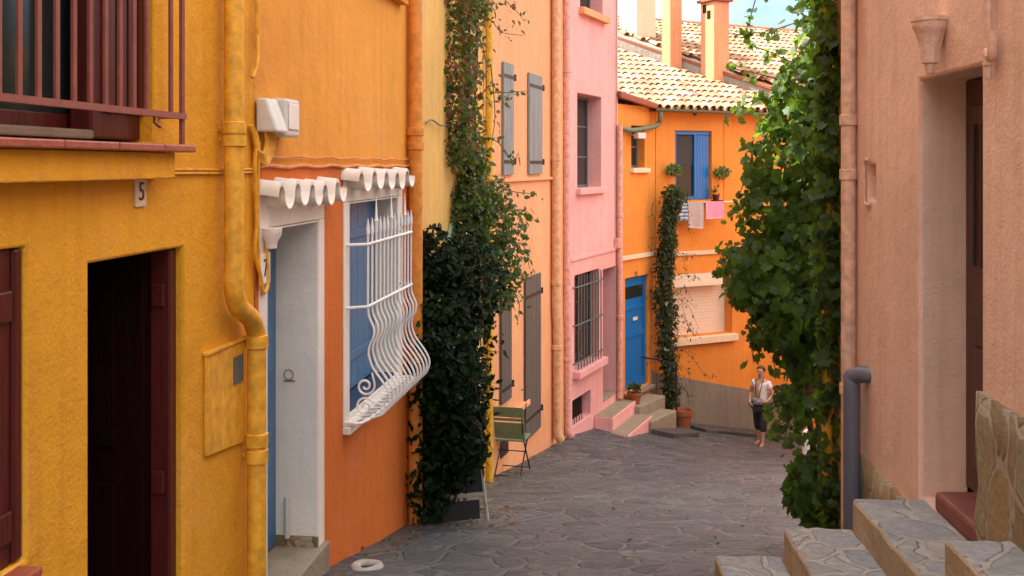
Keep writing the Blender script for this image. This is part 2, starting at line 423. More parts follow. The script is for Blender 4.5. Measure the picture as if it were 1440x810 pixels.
def scallops(W, s0, s1, n, h_in, h_out, o1, amp, name, parent):
    """a little canopy of barrel tiles: a wave-shaped sheet sloping out from the wall"""
    mb = MB(); K = n * 20; th = .016; rows = 5; P_ = 1.0 / n
    def prof_(k):
        q, r = divmod(k, 20)
        if k == K: q, r = n - 1, 20
        if r <= 8: a = math.pi * r / 8; return q * P_ + P_ * .40 * (1 - math.cos(a)) / 2, amp * (-.15 + .95 * math.sin(a))
        a = math.pi * (r - 8) / 12; return q * P_ + P_ * (.40 + .60 * (1 - math.cos(a)) / 2), amp * (-.15 - 1.15 * math.sin(a))
    vs = []; fs = []
    for lay in (0, 1):
        for i in range(rows):
            t = i / (rows - 1); h = h_in + (h_out - h_in) * t
            for k in range(K + 1):
                sf, z = prof_(k); wob = .005 * math.sin(k // 20 * 2.3 + i)
                if lay: sf = sf + .0; z = z * .9 - th
                vs.append(W.P(s0 + (s1 - s0) * sf + wob, h + z + .008 * math.sin(k // 20 * 1.7), o1 * t + .006 * math.sin(k // 20 * 3.1)))
    w = K + 1; lay0 = rows * w
    for i in range(rows - 1):
        for k in range(K):
            a = i * w + k; fs.append((a, a + 1, a + w + 1, a + w)); b = lay0 + a; fs.append((b + w, b + w + 1, b + 1, b))
    for k in range(K):
        a = (rows - 1) * w + k; fs.append((a, a + 1, lay0 + a + 1, lay0 + a))
    for i in range(rows - 1):
        for k in (0, K):
            a = i * w + k; fs.append((a, a + w, lay0 + a + w, lay0 + a))
    mb.add(vs, fs)
    return mb.build(name, 'white', parent, smooth=True)

# facades
WL = Wall(-2, 0, .1233, 1)                      # yellow, orange and ochre houses
sL = lambda y: y / WL.d.y                        # depth -> s on that wall
WP = Wall(-.279, 13.96, .28, 1)                  # peach house
WK = Wall(.956, 18.38, .407, 1)                  # pink house
CL = Wall(2.09, 21.2, .64, 1)                    # corner house, short face with the blue door
CR = Wall(3.06, 22.7, 1.87, 1)                   # corner house, long face
WR = Wall(1.8, 0, .053, 1, -1)                   # salmon house on the right
sR = lambda y: y / WR.d.y

# ------------------------------------------------------------------ ground
def grid_sheet(name, xs, ys, fn, mat, label=None):
    mb = MB(); w = len(xs)
    mb.add([(x, y, fn(x, y)) for y in ys for x in xs], [(j * w + i, j * w + i + 1, (j + 1) * w + i + 1, (j + 1) * w + i) for j in range(len(ys) - 1) for i in range(w - 1)])
    o = mb.build(name, mat, None, smooth='all'); o['kind'] = 'structure'; return o
def frange(a, b, st):
    n = int(round((b - a) / st)); return [a + (b - a) * i / n for i in range(n + 1)]
def terrain(x, y):
    d = math.hypot(x, y - 10)
    return G(x, max(-9, min(y, 60))) - .12 - smooth((d - 30) / 300) * 10
xs = [-4000, -1500, -500, -200, -80, -40] + frange(-20, 30, 1.0) + [45, 80, 200, 500, 1500, 4000]
ys = [-4000, -1500, -500, -150, -60, -25] + frange(-10, 50, 1.0) + [70, 120, 250, 500, 1500, 5000]
grid_sheet('ground', xs, ys, terrain, 'earth')
from mathutils import noise as mnoise
def lane_h(x, y):
    return G(x, y) + .016 * mnoise.noise((x * 1.3, y * 1.3, 0)) + .008 * mnoise.noise((x * 4.1, y * 4.1, 3))
grid_sheet('lane', frange(-2.8, 11, .12), frange(-9, 33, .12), lane_h, 'pave')
# far hills
def hill(x, y):
    t = (y - 1300) / 500
    return -25 + max(0, 1 - abs(t)) * (208 + 45 * mnoise.noise((x * .0016, y * .001, 1)) + 16 * mnoise.noise((x * .008, y * .008, 2)))
grid_sheet('hills', frange(-2600, 3200, 50), frange(800, 1800, 50), hill, 'hill')

# ------------------------------------------------------------------ yellow house
yh = thing('yellow_house', (-3.5, 3, -2), 'ochre yellow house with a barred balcony window, dark red woodwork and the number 5', 'house')
S1 = WL.s_(357)
dA, dB = WL.s_(125), WL.s_(258)
holes_y = [(sL(1.1), WL.s_(218), .085, 2.9, .22), (sL(2.55), WL.s_(37), -1.28, -.265, .10), (dA, dB, -2.22, -.356, .28)]
facade(WL, sL(-1.2), S1, -3.6, 5.2, holes_y, 'wall', 'yellow', yh)
roof_slab(WL, sL(-1.2), S1, 5.2, yh)
# balcony window: maroon french door with dark panes
a0, a1 = holes_y[0][0], holes_y[0][1]
fw = win(WL, a0, a1, .09, 2.9, -.16, 'balcony_window', 'maroon', yh, nx=3, ny=3, fw=.10)
slab(WL, WL.s_(150), a1 - .004, .1, 2.89, -.15, -.06, 'shutter', 'maroon', fw, .01)
m = MB()
for k in range(5):
    m.wbox(WL, WL.s_(165) + .09 * k, WL.s_(165) + .09 * k + .075, .2, 2.8, -.058, -.045)
m.build('shutter_panel', 'maroon', fw, bevel=.005)
slab(WL, a0, WL.s_(118), .092, .125, -.15, .04, 'window_sill', 'greystep', fw)
# balcony slab with red tile edge
bs = slab(WL, sL(.6), WL.s_(250, .1), -.055, .05, .002, .09, 'balcony', 'yellow', yh, .006)
mt_ = MB(); q = sL(.6); e_ = WL.s_(275, .13)
while q < e_ - .02:
    q2 = min(q + .36, e_); mt_.wbox(WL, q + .003, q2 - .003, .052, .082, .001, .135); q = q2
mt_.build('tile_edge', 'redtile', bs, bevel=.006)
# railing
rl = MB(); s_end = WL.s_(256, .10)
for k in range(32):
    sk = s_end - .105 * k * 1.0
    if k == 2: continue
    r_ = .011 if k else .013
    rl.tube([WL.P(sk, .20 if k else .085, .10), WL.P(sk, 1.12, .10)], r_, 6)
rl.wbox(WL, s_end - 3.3, s_end + .012, .188, .212, .085, .115); rl.wbox(WL, s_end - 3.3, s_end + .012, 1.10, 1.14, .08, .12)
rl.wbox(WL, s_end - .012, s_end + .01, .19, .21, 0, .085); rl.wbox(WL, s_end - .012, s_end + .01, 1.105, 1.13, 0, .08)
rl.tube([WL.P(s_end - .25, .20, .10), WL.P(s_end - .25, .165, .10), WL.P(s_end - .20, .15, .10)], .007, 6)
rl.build('railing', 'maroon_rail', bs, smooth=True)
# lower left window
w0, w1 = holes_y[1][0], holes_y[1][1]
sw = planks(WL, w0 + .003, w1 - .052, -1.276, -.268, -.06, -.022, 5, 'shutter', 'maroon', yh)
slab(WL, w0 + .05, w1 - .06, -1.2, -1.1, -.021, -.008, 'batten', 'maroon', sw); slab(WL, w0 + .05, w1 - .06, -.5, -.4, -.021, -.008, 'batten', 'maroon', sw)
slab(WL, w1 - .05, w1 - .003, -1.272, -.27, -.07, -.012, 'window_frame', 'maroon', yh)
slab(WL, w0 - .1, WL.s_(55, .06), -1.315, -1.285, -.06, .075, 'window_sill', 'redtile', yh)
# street door 5: leaf folded back against the far jamb
fr = slab(WL, dB - .07, dB - .003, -2.2, -.36, -.12, -.03, 'door_frame', 'maroon', yh)
for hh in (-.56, -1.36): slab(WL, dB - .085, dB - .071, hh - .05, hh + .05, -.11, -.05, 'hinge', 'maroon', fr)
dl = slab(WL, dB - .13, dB - .002, -2.2, -.362, -.95, -.122, 'door_leaf', 'maroon_shade', yh, .006)
for c, d in ((-2.05, -1.35), (-1.2, -.5)): slab(WL, dB - .15, dB - .131, c, d, -.85, -.24, 'door_panel', 'maroon_shade', dl, .01)
slab(WL, dA + .003, dA + .06, -2.2, -.36, -.2, -.12, 'door_frame', 'maroon', yh)
slab(WL, dA, dB, -2.5, -2.2, -.6, .02, 'threshold', 'greystep', yh)
mi = MB(); mi.wbox(WL, dA - .6, dA - .55, -2.4, .3, -3, -.3); mi.wbox(WL, dB + .2, dB + .25, -2.4, .3, -3, -.3); mi.wbox(WL, dA - .55, dB + .2, -2.4, .3, -3, -2.95); mi.wbox(WL, dA - .55, dB + .2, -.1, .29, -2.95, -.3)
mi.build('hallway', 'dark', yh)
# number plate
ps = (WL.s_(189) + WL.s_(202)) / 2
pl = slab(WL, ps - .045, ps + .045, -.165, -.045, .001, .010, 'number_plate', 'cream', yh, .002)
text(WL, ps, -.108, .0115, .105, '5', 'ink', pl)
# gas meter cover, flush panel
g0, g1 = WL.s_(286), WL.s_(339)
gm = MB(); gm.hexa([WL.P(g0, -1.325, .002), WL.P(g1, -1.37, .002), WL.P(g1, -1.37, .018), WL.P(g0, -1.325, .018)][:0] or
    [WL.P(g0, -1.325, .018), WL.P(g1, -1.375, .018), WL.P(g1, -1.375, .001), WL.P(g0, -1.325, .001), WL.P(g0, -.868, .018), WL.P(g1, -.875, .018), WL.P(g1, -.875, .001), WL.P(g0, -.868, .001)])
gc = gm.build('meter_cover', 'yellow_paint', yh, bevel=.004)
slab(WL, g0 - .01, g1 + .012, -.866, -.85, .001, .03, 'drip_edge', 'yellow_paint', gc, .003)
slab(WL, WL.s_(323), WL.s_(336), -1.065, -.93, .019, .024, 'vent', 'greyiron', gc, .002)
# downpipe with swan neck
pa, pb = WL.s_(329, .07), WL.s_(361, .07)
neck = curve_pts([(pa, -.5, 0), (pa, -.58, 0), (pa + .05, -.67, 0), (pa + .15, -.72, 0), (pb - .06, -.77, 0), (pb, -.86, 0), (pb, -.94, 0)], 5)
pipe(WL, [(pa, 5.2, .07), (pa, 0, .07)] + [(v.x, v.y, .07) for v in neck] + [(pb, -2.6, .07)], .047, 'downpipe', 'yellow_paint', yh,
     [(pa, .12, .07), (pa, .17, .07), (pb, -.88, .07), (pb, -1.37, .07), (pb, -1.45, .07)], 16)
# cables along the house
cb = MB()
cb.tube([WL.P(sL(3.9), -.02, .012), WL.P(sL(4.6), -.018, .012), WL.P(sL(5.0), -.022, .012), WL.P(S1 - .01, -.02, .012)], .006, 5)
cb.tube([WL.P(sL(3.9), -.035, .012), WL.P(sL(4.4), -.034, .012), WL.P(sL(5.0), -.038, .012), WL.P(S1 - .01, -.036, .012)], .006, 5)
cb.build('cable', 'yellow_paint', yh, smooth=True)

# ------------------------------------------------------------------ orange house with white trim
oh = thing('orange_house', (-3.5, 7.5, -2.6), 'two tone orange house with scalloped white canopies and a bulging white window grille', 'house')
S2 = WL.s_(584); o1 = S1 + .004
q0, q1 = WL.s_(372), WL.s_(445)
v0, v1 = WL.s_(488), WL.s_(557)
facade(WL, o1, S2, 0, 5.2, [(sL(7.2), sL(8.6), 1.42, 2.8, .2)], 'upper_wall', 'golden', oh)
facade(WL, o1, S2, -4.2, -.004, [(q0, q1, -2.34, -.335, .29), (v0, v1, -1.69, -.25, .27)], 'lower_wall', 'orange', oh, top=True, o=.006)
roof_slab(WL, o1, S2, 5.2, oh)
win(WL, sL(7.2), sL(8.6), 1.43, 2.79, -.15, 'upper_window', 'blue_dull', oh)
slab(WL, sL(7.1), sL(8.72), 1.36, 1.418, -.1, .10, 'window_sill', 'cream', oh); slab(WL, sL(7.05), sL(8.77), 1.31, 1.357, .003, .07, 'sill_moulding', 'golden', oh)
# door surround: white band and white reveal
ds = MB()
ds.wbox(WL, q0 - .11, q0 - .002, -2.33, -.335, .004, .016); ds.wbox(WL, q1 + .002, q1 + .115, -2.5, -.335, .004, .016)
ds.wbox(WL, q0 - .11, q1 + .115, -.333, -.10, .004, .016)
ds.wbox(WL, q1 - .012, q1 + .001, -2.27, -.337, -.27, .014); ds.wbox(WL, q0 - .001, q0 + .012, -2.34, -.337, -.27, .014)
ds.wbox(WL, q0 + .012, q1 - .013, -.349, -.337, -.27, .012)
sr = ds.build('door_surround', 'white', oh, bevel=.005)
mk = MB(); mk.wbox(WL, q1 - .018, q1 + .003, -2.338, -2.272, -.27, .013); mk.build('stone_skirting', 'cladding', sr, bevel=.004)
dr = slab(WL, q0 + .013, q1 - .019, -2.32, -.352, -.29, -.25, 'door', 'blue_dull', oh, .004)
for c, d in ((-2.2, -1.6), (-1.45, -.5)):
    slab(WL, q0 + .12, (q0 + q1) / 2 - .05, c, d, -.249, -.235, 'door_panel', 'blue_dull', dr, .008); slab(WL, (q0 + q1) / 2 + .05, q1 - .12, c, d, -.249, -.235, 'door_panel', 'blue_dull', dr, .008)
slab(WL, q0 - .02, q1 + .12, -2.72, -2.333, -.3, .05, 'doorstep', 'greystep', oh, .012)
hk = MB(); hk.wbox(WL, q1 - .018, q1 - .0125, -1.325, -1.315, -.2, -.13); hk.tube([WL.P(q1 - .03, -1.28 + .03 * math.cos(t), -.165 + .03 * math.sin(t)) for t in [i * .55 for i in range(13)]], .004, 5, False)
hk.build('door_ring', 'greystep', sr)
pst = MB(); pst.tube([WL.P(q1 - .045, -2.27, -.17), WL.P(q1 - .045, -2.02, -.17)], .018, 8); pst.build('boot_post', 'plastic', oh, smooth=True)
# plate 7
p7 = WL.s_(366); pl7 = slab(WL, p7 - .075, p7 + .075, -.62, -.46, .018, .028, 'number_plate', 'white_paint', oh, .003)
text(WL, p7, -.54, .030, .13, '7', 'ink', pl7)
# corbel by the door top
cbm = MB(); cbm.lathe(WL.P(q0 - .04, -.36, .05), [(.0, -.08), (.03, -.075), (.035, -.04), (.055, -.01), (.06, .03), (.0, .03)], 10); cbm.build('corbel', 'white', oh, smooth=True)
# window surround and reveals
ws = MB(); E = .004
ws.wbox(WL, v0 - .125, v0 - .002, -1.74, -.25, E, .018); ws.wbox(WL, v1 + .002, v1 + .15, -1.74, -.25, E, .018)
ws.wbox(WL, v0 - .125, v1 + .15, -.248, -.06, E, .018); ws.wbox(WL, v0 - .125, v1 + .15, -1.79, -1.742, E, .06); ws.wbox(WL, v0 - .001, v1 + .001, -1.741, -1.678, E, .02)
ws.wbox(WL, v1 - .012, v1 + .001, -1.688, -.252, -.25, .016); ws.wbox(WL, v0 - .001, v0 + .012, -1.688, -.252, -.25, .016)
ws.wbox(WL, v0 + .012, v1 - .012, -.264, -.252, -.25, .015)
ws.build('window_surround', 'white', oh, bevel=.005)
slab(WL, v0 + .012, v1 - .012, -1.689, -1.674, -.25, .0, 'window_sill', 'navy', oh, .003)
wn = win(WL, v0 + .013, v1 - .013, -1.672, -.266, -.2, 'window', 'blue_dull', oh, nx=2, ny=3, fw=.06)
planks(WL, v0 + .02, v1 - .02, -1.66, -.28, -.198, -.17, 8, 'shutter', 'blue_dull', wn)
slab(WL, v0 + .05, v1 - .05, -1.45, -1.38, -.169, -.155, 'shutter_batten', 'blue_dull', wn); slab(WL, v0 + .05, v1 - .05, -.55, -.48, -.169, -.155, 'shutter_batten', 'blue_dull', wn)
# canopies
scallops(WL, WL.s_(358), WL.s_(490, .14), 5, -.125, -.14, .13, .066, 'door_canopy', oh)
scallops(WL, WL.s_(478), WL.s_(585, .14), 5, -.07, -.085, .13, .068, 'window_canopy', oh)
# white pot-bellied grille
prof = [(.14, -.47), (.14, -.70), (.14, -.96), (.15, -1.03), (.18, -1.10), (.178, -1.16), (.152, -1.22), (.145, -1.28), (.175, -1.37), (.24, -1.46), (.285, -1.54), (.285, -1.61), (.24, -1.68), (.12, -1.715), (.01, -1.72)]
gs0, gs1 = v0 + .02, WL.s_(578, .14); nb = 13
gr = MB(); spears = []
for k in range(nb):
    sk = gs0 + (gs1 - gs0) * k / (nb - 1)
    pts = curve_pts([WL.P(sk, h, o) for o, h in prof], 3)
    gr.tube(pts, .008, 7)
    spears.append(sk)
g = gr.build('grille', 'white_paint', oh, smooth=True)
for k, sk in enumerate(spears):
    sp_ = MB()
    if k % 4 == 2: sp_.tube([WL.P(sk, -.47, .14), WL.P(sk, -.40, .14), WL.P(sk, -.385, .14), WL.P(sk, -.375, .14), WL.P(sk, -.22, .14)], [.0125, .0125, .018, .011, .002], 7)
    else: sp_.tube([WL.P(sk, -.47, .14), WL.P(sk, -.425, .14), WL.P(sk, -.36, .14)], [.0115, .0125, .002], 7)
    sp_.build('spear_tip', 'white_paint', g, smooth=True)
rb = MB()
for h, r in ((-.535, .011), (-.955, .011)):
    rb.tube([WL.P(v0 - .09, h, 0), WL.P(gs0 - .012, h, .142), WL.P(gs1 + .012, h, .142), WL.P(gs1 + .1, h, 0)], r, 7)
for o_, h in ((.15, -1.715), (.285, -1.575)):
    if h > -1.6: continue
    rb.tube(curve_pts([WL.P(v0 - .1, h, 0), WL.P(gs0, h, o_), WL.P(gs1, h, o_), WL.P(gs1 + .08, h, 0)], 4), .011, 7)
rb.wbox(WL, v0 - .1, gs1 + .08, -1.738, -1.722, .0, .075)
rb.build('cross_rail', 'white_paint', g, smooth=True)
def spiral(c_o, c_h, r0, turns, start, sgn):
    out = []
    for i in range(26):
        t = i / 25; a = start + sgn * turns * 2 * math.pi * t; r = r0 * (1 - .8 * t)
        out.append(WL.P(gs0 - .01, c_h + r * math.sin(a), c_o + r * math.cos(a)))
    return out
sc_ = MB()
sc_.tube([WL.P(gs0 - .01, -1.40, .17), WL.P(gs0 - .01, -1.46, .185)] + spiral(.125, -1.49, .065, 1.5, .3, -1), .008, 6)
sc_.tube([WL.P(gs0 - .01, -1.62, .25), WL.P(gs0 - .01, -1.60, .20)] + spiral(.12, -1.63, .065, 1.5, .6, 1), .008, 6)
sc_.build('scroll', 'white_paint', g, smooth=True)
# drainpipe at the right end
pz = WL.s_(585, .075)
pipe(WL, [(pz, 5.2, .07), (pz, -3.5, .07)], .062, 'downpipe', 'orange_paint', oh, [(pz, .16, .07), (pz, .28, .07)], 14)
# cables and meter boxes
cb = MB()
for hh, j in ((-.006, 0), (.045, 1)):
    pts = [WL.P(o1 + .02 + (S2 - o1 - .15) * t / 24, hh + .006 * math.sin(t * 1.7 + j), .02) for t in range(25)]
    cb.tube(pts, .011 if j == 0 else .006, 6)
cb.build('cable', 'orange_paint', oh, smooth=True)
cb = MB(); sx = WL.s_(352)
for j in range(5):
    s0_ = S1 + .05 * j - .05
    s0_ = S1 + .03 + .03 * j; cb.tube(curve_pts([WL.P(s0_, .185, .05), WL.P(s0_ + .004, .12, .055), WL.P(s0_ - .03 - .012 * j, .06 - .012 * j, .05), WL.P(S1 - .04 + .008 * j, .085 - .012 * j, .03), WL.P(S1 - .07 + .012 * j, .15, .025), WL.P(S1 - .10 + .006 * j, .2, .02)], 4), .009, 6)
cb.tube(curve_pts([WL.P(S1 - .03, .14, .03), WL.P(S1 - .05, 0, .025), WL.P(S1 - .03, -.3, .025), WL.P(S1 - .05, -.44, .025), WL.P(S1 + .02, -.58, .03), WL.P(S1 + .05, -.66, .03), WL.P(S1 + .12, -.62, .03), WL.P(S1 + .1, -.40, .03)], 5), .011, 6)
cb.tube(curve_pts([WL.P(S1 - .005, .12, .03), WL.P(S1 - .01, -.2, .025), WL.P(S1 + .0, -.42, .025), WL.P(S1 + .01, -.62, .03)], 5), .009, 6)
cb.tube(curve_pts([WL.P(S1 - .04, 5.2, .03), WL.P(S1 - .04, 1.0, .03), WL.P(S1 - .03, .7, .03), WL.P(S1 - .06, .52, .04), WL.P(S1 - .1, .44, .03)], 5), .012, 6)
cb.build('conduit', 'yellow_paint', yh, smooth=True)
bx1 = MB(); b0, b1_ = S1 + .0, S1 + .17
bx1.hexa([WL.P(b0, .17, .13), WL.P(b1_, .17, .13), WL.P(b1_, .17, .01), WL.P(b0, .17, .01), WL.P(b0, .345, .065), WL.P(b1_, .345, .065), WL.P(b1_, .345, .01), WL.P(b0, .345, .01)])
bx1.build('meter_box', 'plastic', oh, bevel=.012)
bx = slab(WL, S1 + .2, S1 + .42, .15, .355, .01, .105, 'meter_box', 'plastic', oh, .015)
slab(WL, S1 + .23, S1 + .39, .19, .33, .106, .112, 'box_lid', 'white_paint', bx, .004)

# ------------------------------------------------------------------ pale ochre house
ph = thing('ochre_house', (-3, 11.5, -3.4), 'pale ochre plastered house half hidden under a tall climbing creeper', 'house')
S3 = sL(13.95)
facade(WL, S2 + .004, S3, -5, 2.9, [], 'wall', 'pale', ph)
roof_slab(WL, S2, S3, 2.9, ph)
pz = WL.s_(688, .07)
pipe(WL, [(pz, 2.95, .07), (pz, -4.3, .07)], .05, 'downpipe', 'pale_paint', ph, [(pz, .2, .07)], 12)
ar = MB(); ac, aw = WL.s_(636), .42
ar.prism([WL.P(ac + aw * math.cos(t), -.98 + .42 * math.sin(t), .004) for t in [math.pi * i / 16 for i in range(17)]] + [WL.P(ac - aw, -2.2, .004), WL.P(ac + aw, -2.2, .004)], WL.n * .03)
ar.build('arched_shutter', 'greendark', ph, bevel=.006)
ca_ = MB(); ca_.tube(curve_pts([WL.P(WL.s_(596), .0, .02) + Vector((0, 0, .38)), WL.P(WL.s_(603), .42, .03), WL.P(WL.s_(612), .38, .05), WL.P(WL.s_(622), .40, .05)], 4), .008, 5); ca_.build('cable', 'greyiron', ph)

# ------------------------------------------------------------------ peach house
pe = thing('peach_house', (-2, 16.3, -4.4), 'peach house with narrow grey shutters folded open beside deep windows', 'house')
e0, e1 = .004, (18.37 - 13.96) / WP.d.y
ua, ub = WP.s_(725), WP.s_(745)
htop = lambda px, py: WP.h_(px, py)
lw0, lw1 = WP.s_(722), WP.s_(741)
facade(WP, e0, e1, -6, 4.2, [], 'wall', 'peach', pe)
roof_slab(WP, e0, e1, 4.2, pe)
def shutter(W, px0, px1, ht, hb, mat, parent, n=3):
    a, b = W.s_(px0, .04), W.s_(px1, .04)
    sh = planks(W, a, b, hb, ht, .008, .04, n, 'shutter', mat, parent, .006)
    for t in (.12, .88):
        h = hb + (ht - hb) * t
        hg = MB(); hg.wbox(W, a + .02, b + .06, h - .022, h + .022, .041, .048); hg.tube([W.P(b + .05, h - .04, .04), W.P(b + .05, h + .05, .04)], .02, 8); hg.build('hinge', 'iron', sh)
    return sh
th_, tb_ = htop(745, 103), htop(745, 245)
shutter(WP, 709, 723, htop(716, 90), htop(716, 246), 'grey_blue', pe); shutter(WP, 745, 763, th_, tb_, 'grey_blue', pe)
shutter(WP, 706, 720, htop(712, 405), htop(712, 562), 'brown_grey', pe); shutter(WP, 740, 761, htop(740, 390), htop(740, 617), 'brown_grey', pe)
slab(WP, WP.s_(706), WP.s_(774), -.235, -.19, .002, .045, 'window_sill', 'peach', pe); slab(WP, lw0 - .1, lw1 - .02, htop(722, 584), htop(722, 576), -.1, .06, 'window_sill', 'peach', pe)
slab(WP, WP.s_(703), WP.s_(714), htop(708, 641), htop(708, 618), .002, .015, 'vent', 'iron', pe)
for py in (548, 573):
    dg = MB(); dg.tube([WP.P(WP.s_(733), htop(733, py), 0), WP.P(WP.s_(733), htop(733, py), .07), WP.P(WP.s_(733), htop(733, py - 6), .075)], .008, 5); dg.build('shutter_catch', 'iron', pe)
p1 = WP.s_(782, .08)
pipe(WP, [(p1, 4.4, .08), (p1, -2.3, .08), (p1 + .06, -2.6, .08), (p1 + .06, -4.35, .08), (p1 + .12, -4.46, .13)], .075, 'downpipe', 'peach_paint', pe, [(p1, .1, .08), (p1, -1.9, .08), (p1 + .06, -2.95, .08)], 12)

# ------------------------------------------------------------------ pink house
pk = thing('pink_house', (-.5, 20.2, -5), 'tall pink house with an iron barred window, deep doorway and pink steps', 'house')
k1 = (21.2 - 18.38) / WK.d.y
kh = lambda px, py: WK.h_(px, py)
A = (WK.s_(812), WK.s_(846), kh(830, 264), kh(830, 134), .32)
A2 = (WK.s_(816), WK.s_(848), kh(830, 16), 4.0, .3)
B = (WK.s_(808), WK.s_(843), kh(825, 512), kh(825, 383), .22)
D = (WK.s_(848), WK.s_(866.5), kh(866, 553), kh(866, 374), .45)
V = (WK.s_(805), WK.s_(831), kh(818, 592), kh(818, 556), .2)
facade(WK, .004, k1, -6.5, 4.6, [A, A2, B, D, V], 'wall', 'pink', pk)
roof_slab(WK, .004, k1, 4.6, pk)
win(WK, A[0], A[1], A[2], A[3], -.27, 'window', 'greyiron', pk, nx=2, ny=3); win(WK, A2[0], A2[1], A2[2], 4.0, -.25, 'window', 'greyiron', pk)
slab(WK, A[0] - .08, A[1] + .1, A[2] - .11, A[2] - .002, -.2, .09, 'window_sill', 'pink', pk); slab(WK, A2[0] - .08, A2[1] + .1, A2[2] - .13, A2[2] - .002, -.2, .11, 'window_sill', 'peach', pk)
wb = win(WK, B[0], B[1], B[2], B[3], -.16, 'barred_window', 'brownwood', pk, nx=2, ny=3)
br = MB()
for k in range(9):
    sk = B[0] + .06 + (B[1] - B[0] - .12) * k / 8; br.tube([WK.P(sk, B[2] - .02, .05), WK.P(sk, B[3] - .02, .05)], .012, 6)
for t in (.08, .48, .88):
    h = B[2] + (B[3] - B[2]) * t; br.tube([WK.P(B[0] - .1, h, 0), WK.P(B[0] - .05, h, .05), WK.P(B[1] + .05, h, .05), WK.P(B[1] + .1, h, 0)], .015, 6)
br.build('bars', 'greyiron', wb, smooth=True)
slab(WK, B[0] - .1, B[1] + .12, B[2] - .13, B[2] - .002, -.15, .14, 'window_sill', 'pink', pk)
slab(WK, D[0], D[1], D[2], D[3], -.5, -.44, 'door', 'brownwood', pk); slab(WK, D[0] + .01, D[1] - .01, D[2] - .002, D[2] + .03, -.43, .01, 'threshold', 'greystep', pk)
gv = MB(); gv.wbox(WK, V[0], V[1], V[2], V[3], -.2, -.19)
vt = gv.build('vent', 'dark', pk); g2 = MB()
for k in range(5): g2.wbox(WK, V[0] + .08 + k * .14, V[0] + .095 + k * .14, V[2], V[3], -.05, -.04)
g2.build('vent_bars', 'iron', vt)
slab(WK, .1, k1 - .02, kh(830, 361), kh(830, 356), .002, .03, 'string_course', 'pink', pk)
p2 = WK.s_(796.5, .08)
pipe(WK, [(p2, 4.4, .08), (p2, -2.5, .08), (p2 + .05, -2.8, .08), (p2 + .05, -4.5, .08), (p2 + .1, -4.62, .13)], .068, 'downpipe', 'pink_paint', pk, [(p2, 1.6, .08), (p2 + .05, -3.3, .08)], 12)
p3 = k1 - .1
pipe(WK, [(p3, .78, .07), (p3, -4.6, .07)], .06, 'downpipe', 'pink_paint', pk, [(p3, -1.0, .07), (p3, -3.0, .07)], 12)
slab(WK, p3 - .17, p3 - .07, kh(868, 348), kh(868, 334), .005, .1, 'junction_box', 'pink_paint', pk)
cb = MB(); cb.tube([WK.P(p3 - .12, kh(868, 334), .03), WK.P(p3 - .12, 1.4, .03), WK.P(p3 - .1, 4.4, .03)], .008, 5); cb.build('cable', 'greyiron', pk)
pst = thing('pink_steps', WK.P(2.3, -5.1, .4), 'two pink cement steps below the deep doorway of the pink house', 'steps')
def step(W, s0, s1, ht, hb, o0, o1, mat, par, tread=None, bev=.015):
    x = slab(W, s0, s1, hb, ht, o0, o1, 'step', mat, par, bev)
    if tread:
        slab(W, s0 + .01, s1 - .01, ht + .001, ht + .006, o0, o1 - .015, 'tread', tread, x, .003)
    return x
sA, sB = WK.s_(842, .35), WK.s_(872, .1)
step(WK, D[0] - .55, D[1] + .15, -4.66, -6, .002, .36, 'pink', pst, 'greystep'); step(WK, D[0] - .75, D[1] + .05, -4.90, -6, .362, .72, 'pink', pst, 'greystep')

# ------------------------------------------------------------------ tangerine corner house
chs = thing('corner_house', (4.5, 25, -5), 'bright tangerine corner house with blue door and blue window, pantiled roof and roller shutter', 'house')
cl1 = 1.78; RW = 10.0
lh = lambda px, py: CL.h_(px, py)
rh = lambda px, py: CR.h_(px, py)
DL = (.36, 1.47, -4.60, lh(900, 388), .11); WLs = (CL.s_(888), CL.s_(907), lh(897, 236), lh(897, 177), .22)
facade(CL, 0, cl1, -7, 1.22, [DL, WLs], 'wall', 'tanger', chs, ends=False, top=False)
ro = (CR.s_(946), CR.s_(1030), rh(990, 472), rh(990, 384), .3)
bw = (CR.s_(949.5), CR.s_(1001), rh(975, 281), rh(975, 184), .17)
facade(CR, 0, 2.9, -7, 1.22, [ro, bw], 'wall', 'tanger', chs, ends=False, top=False)
facade(CR, 2.9, RW, -7, 1.62, [], 'wall', 'tanger', chs, ends=False, top=False)
rear = MB()
for a, b in (((CL.P(0, 0)), CR.P(-1.6, 0, -5.5)), (CR.P(-1.6, 0, -5.5), CR.P(RW, 0, -5.5)), (CR.P(RW, 0, -5.5), CR.P(RW, 0, 0))):
    rear.add([a + Vector((0, 0, -8)), b + Vector((0, 0, -8)), b + Vector((0, 0, 3.2 if a.y > 24 and b.y > 24 else 1.2)), a + Vector((0, 0, 3.2 if a.y > 26 else 1.2))], [(0, 1, 2, 3)])
rear.build('rear_wall', 'tanger', chs)
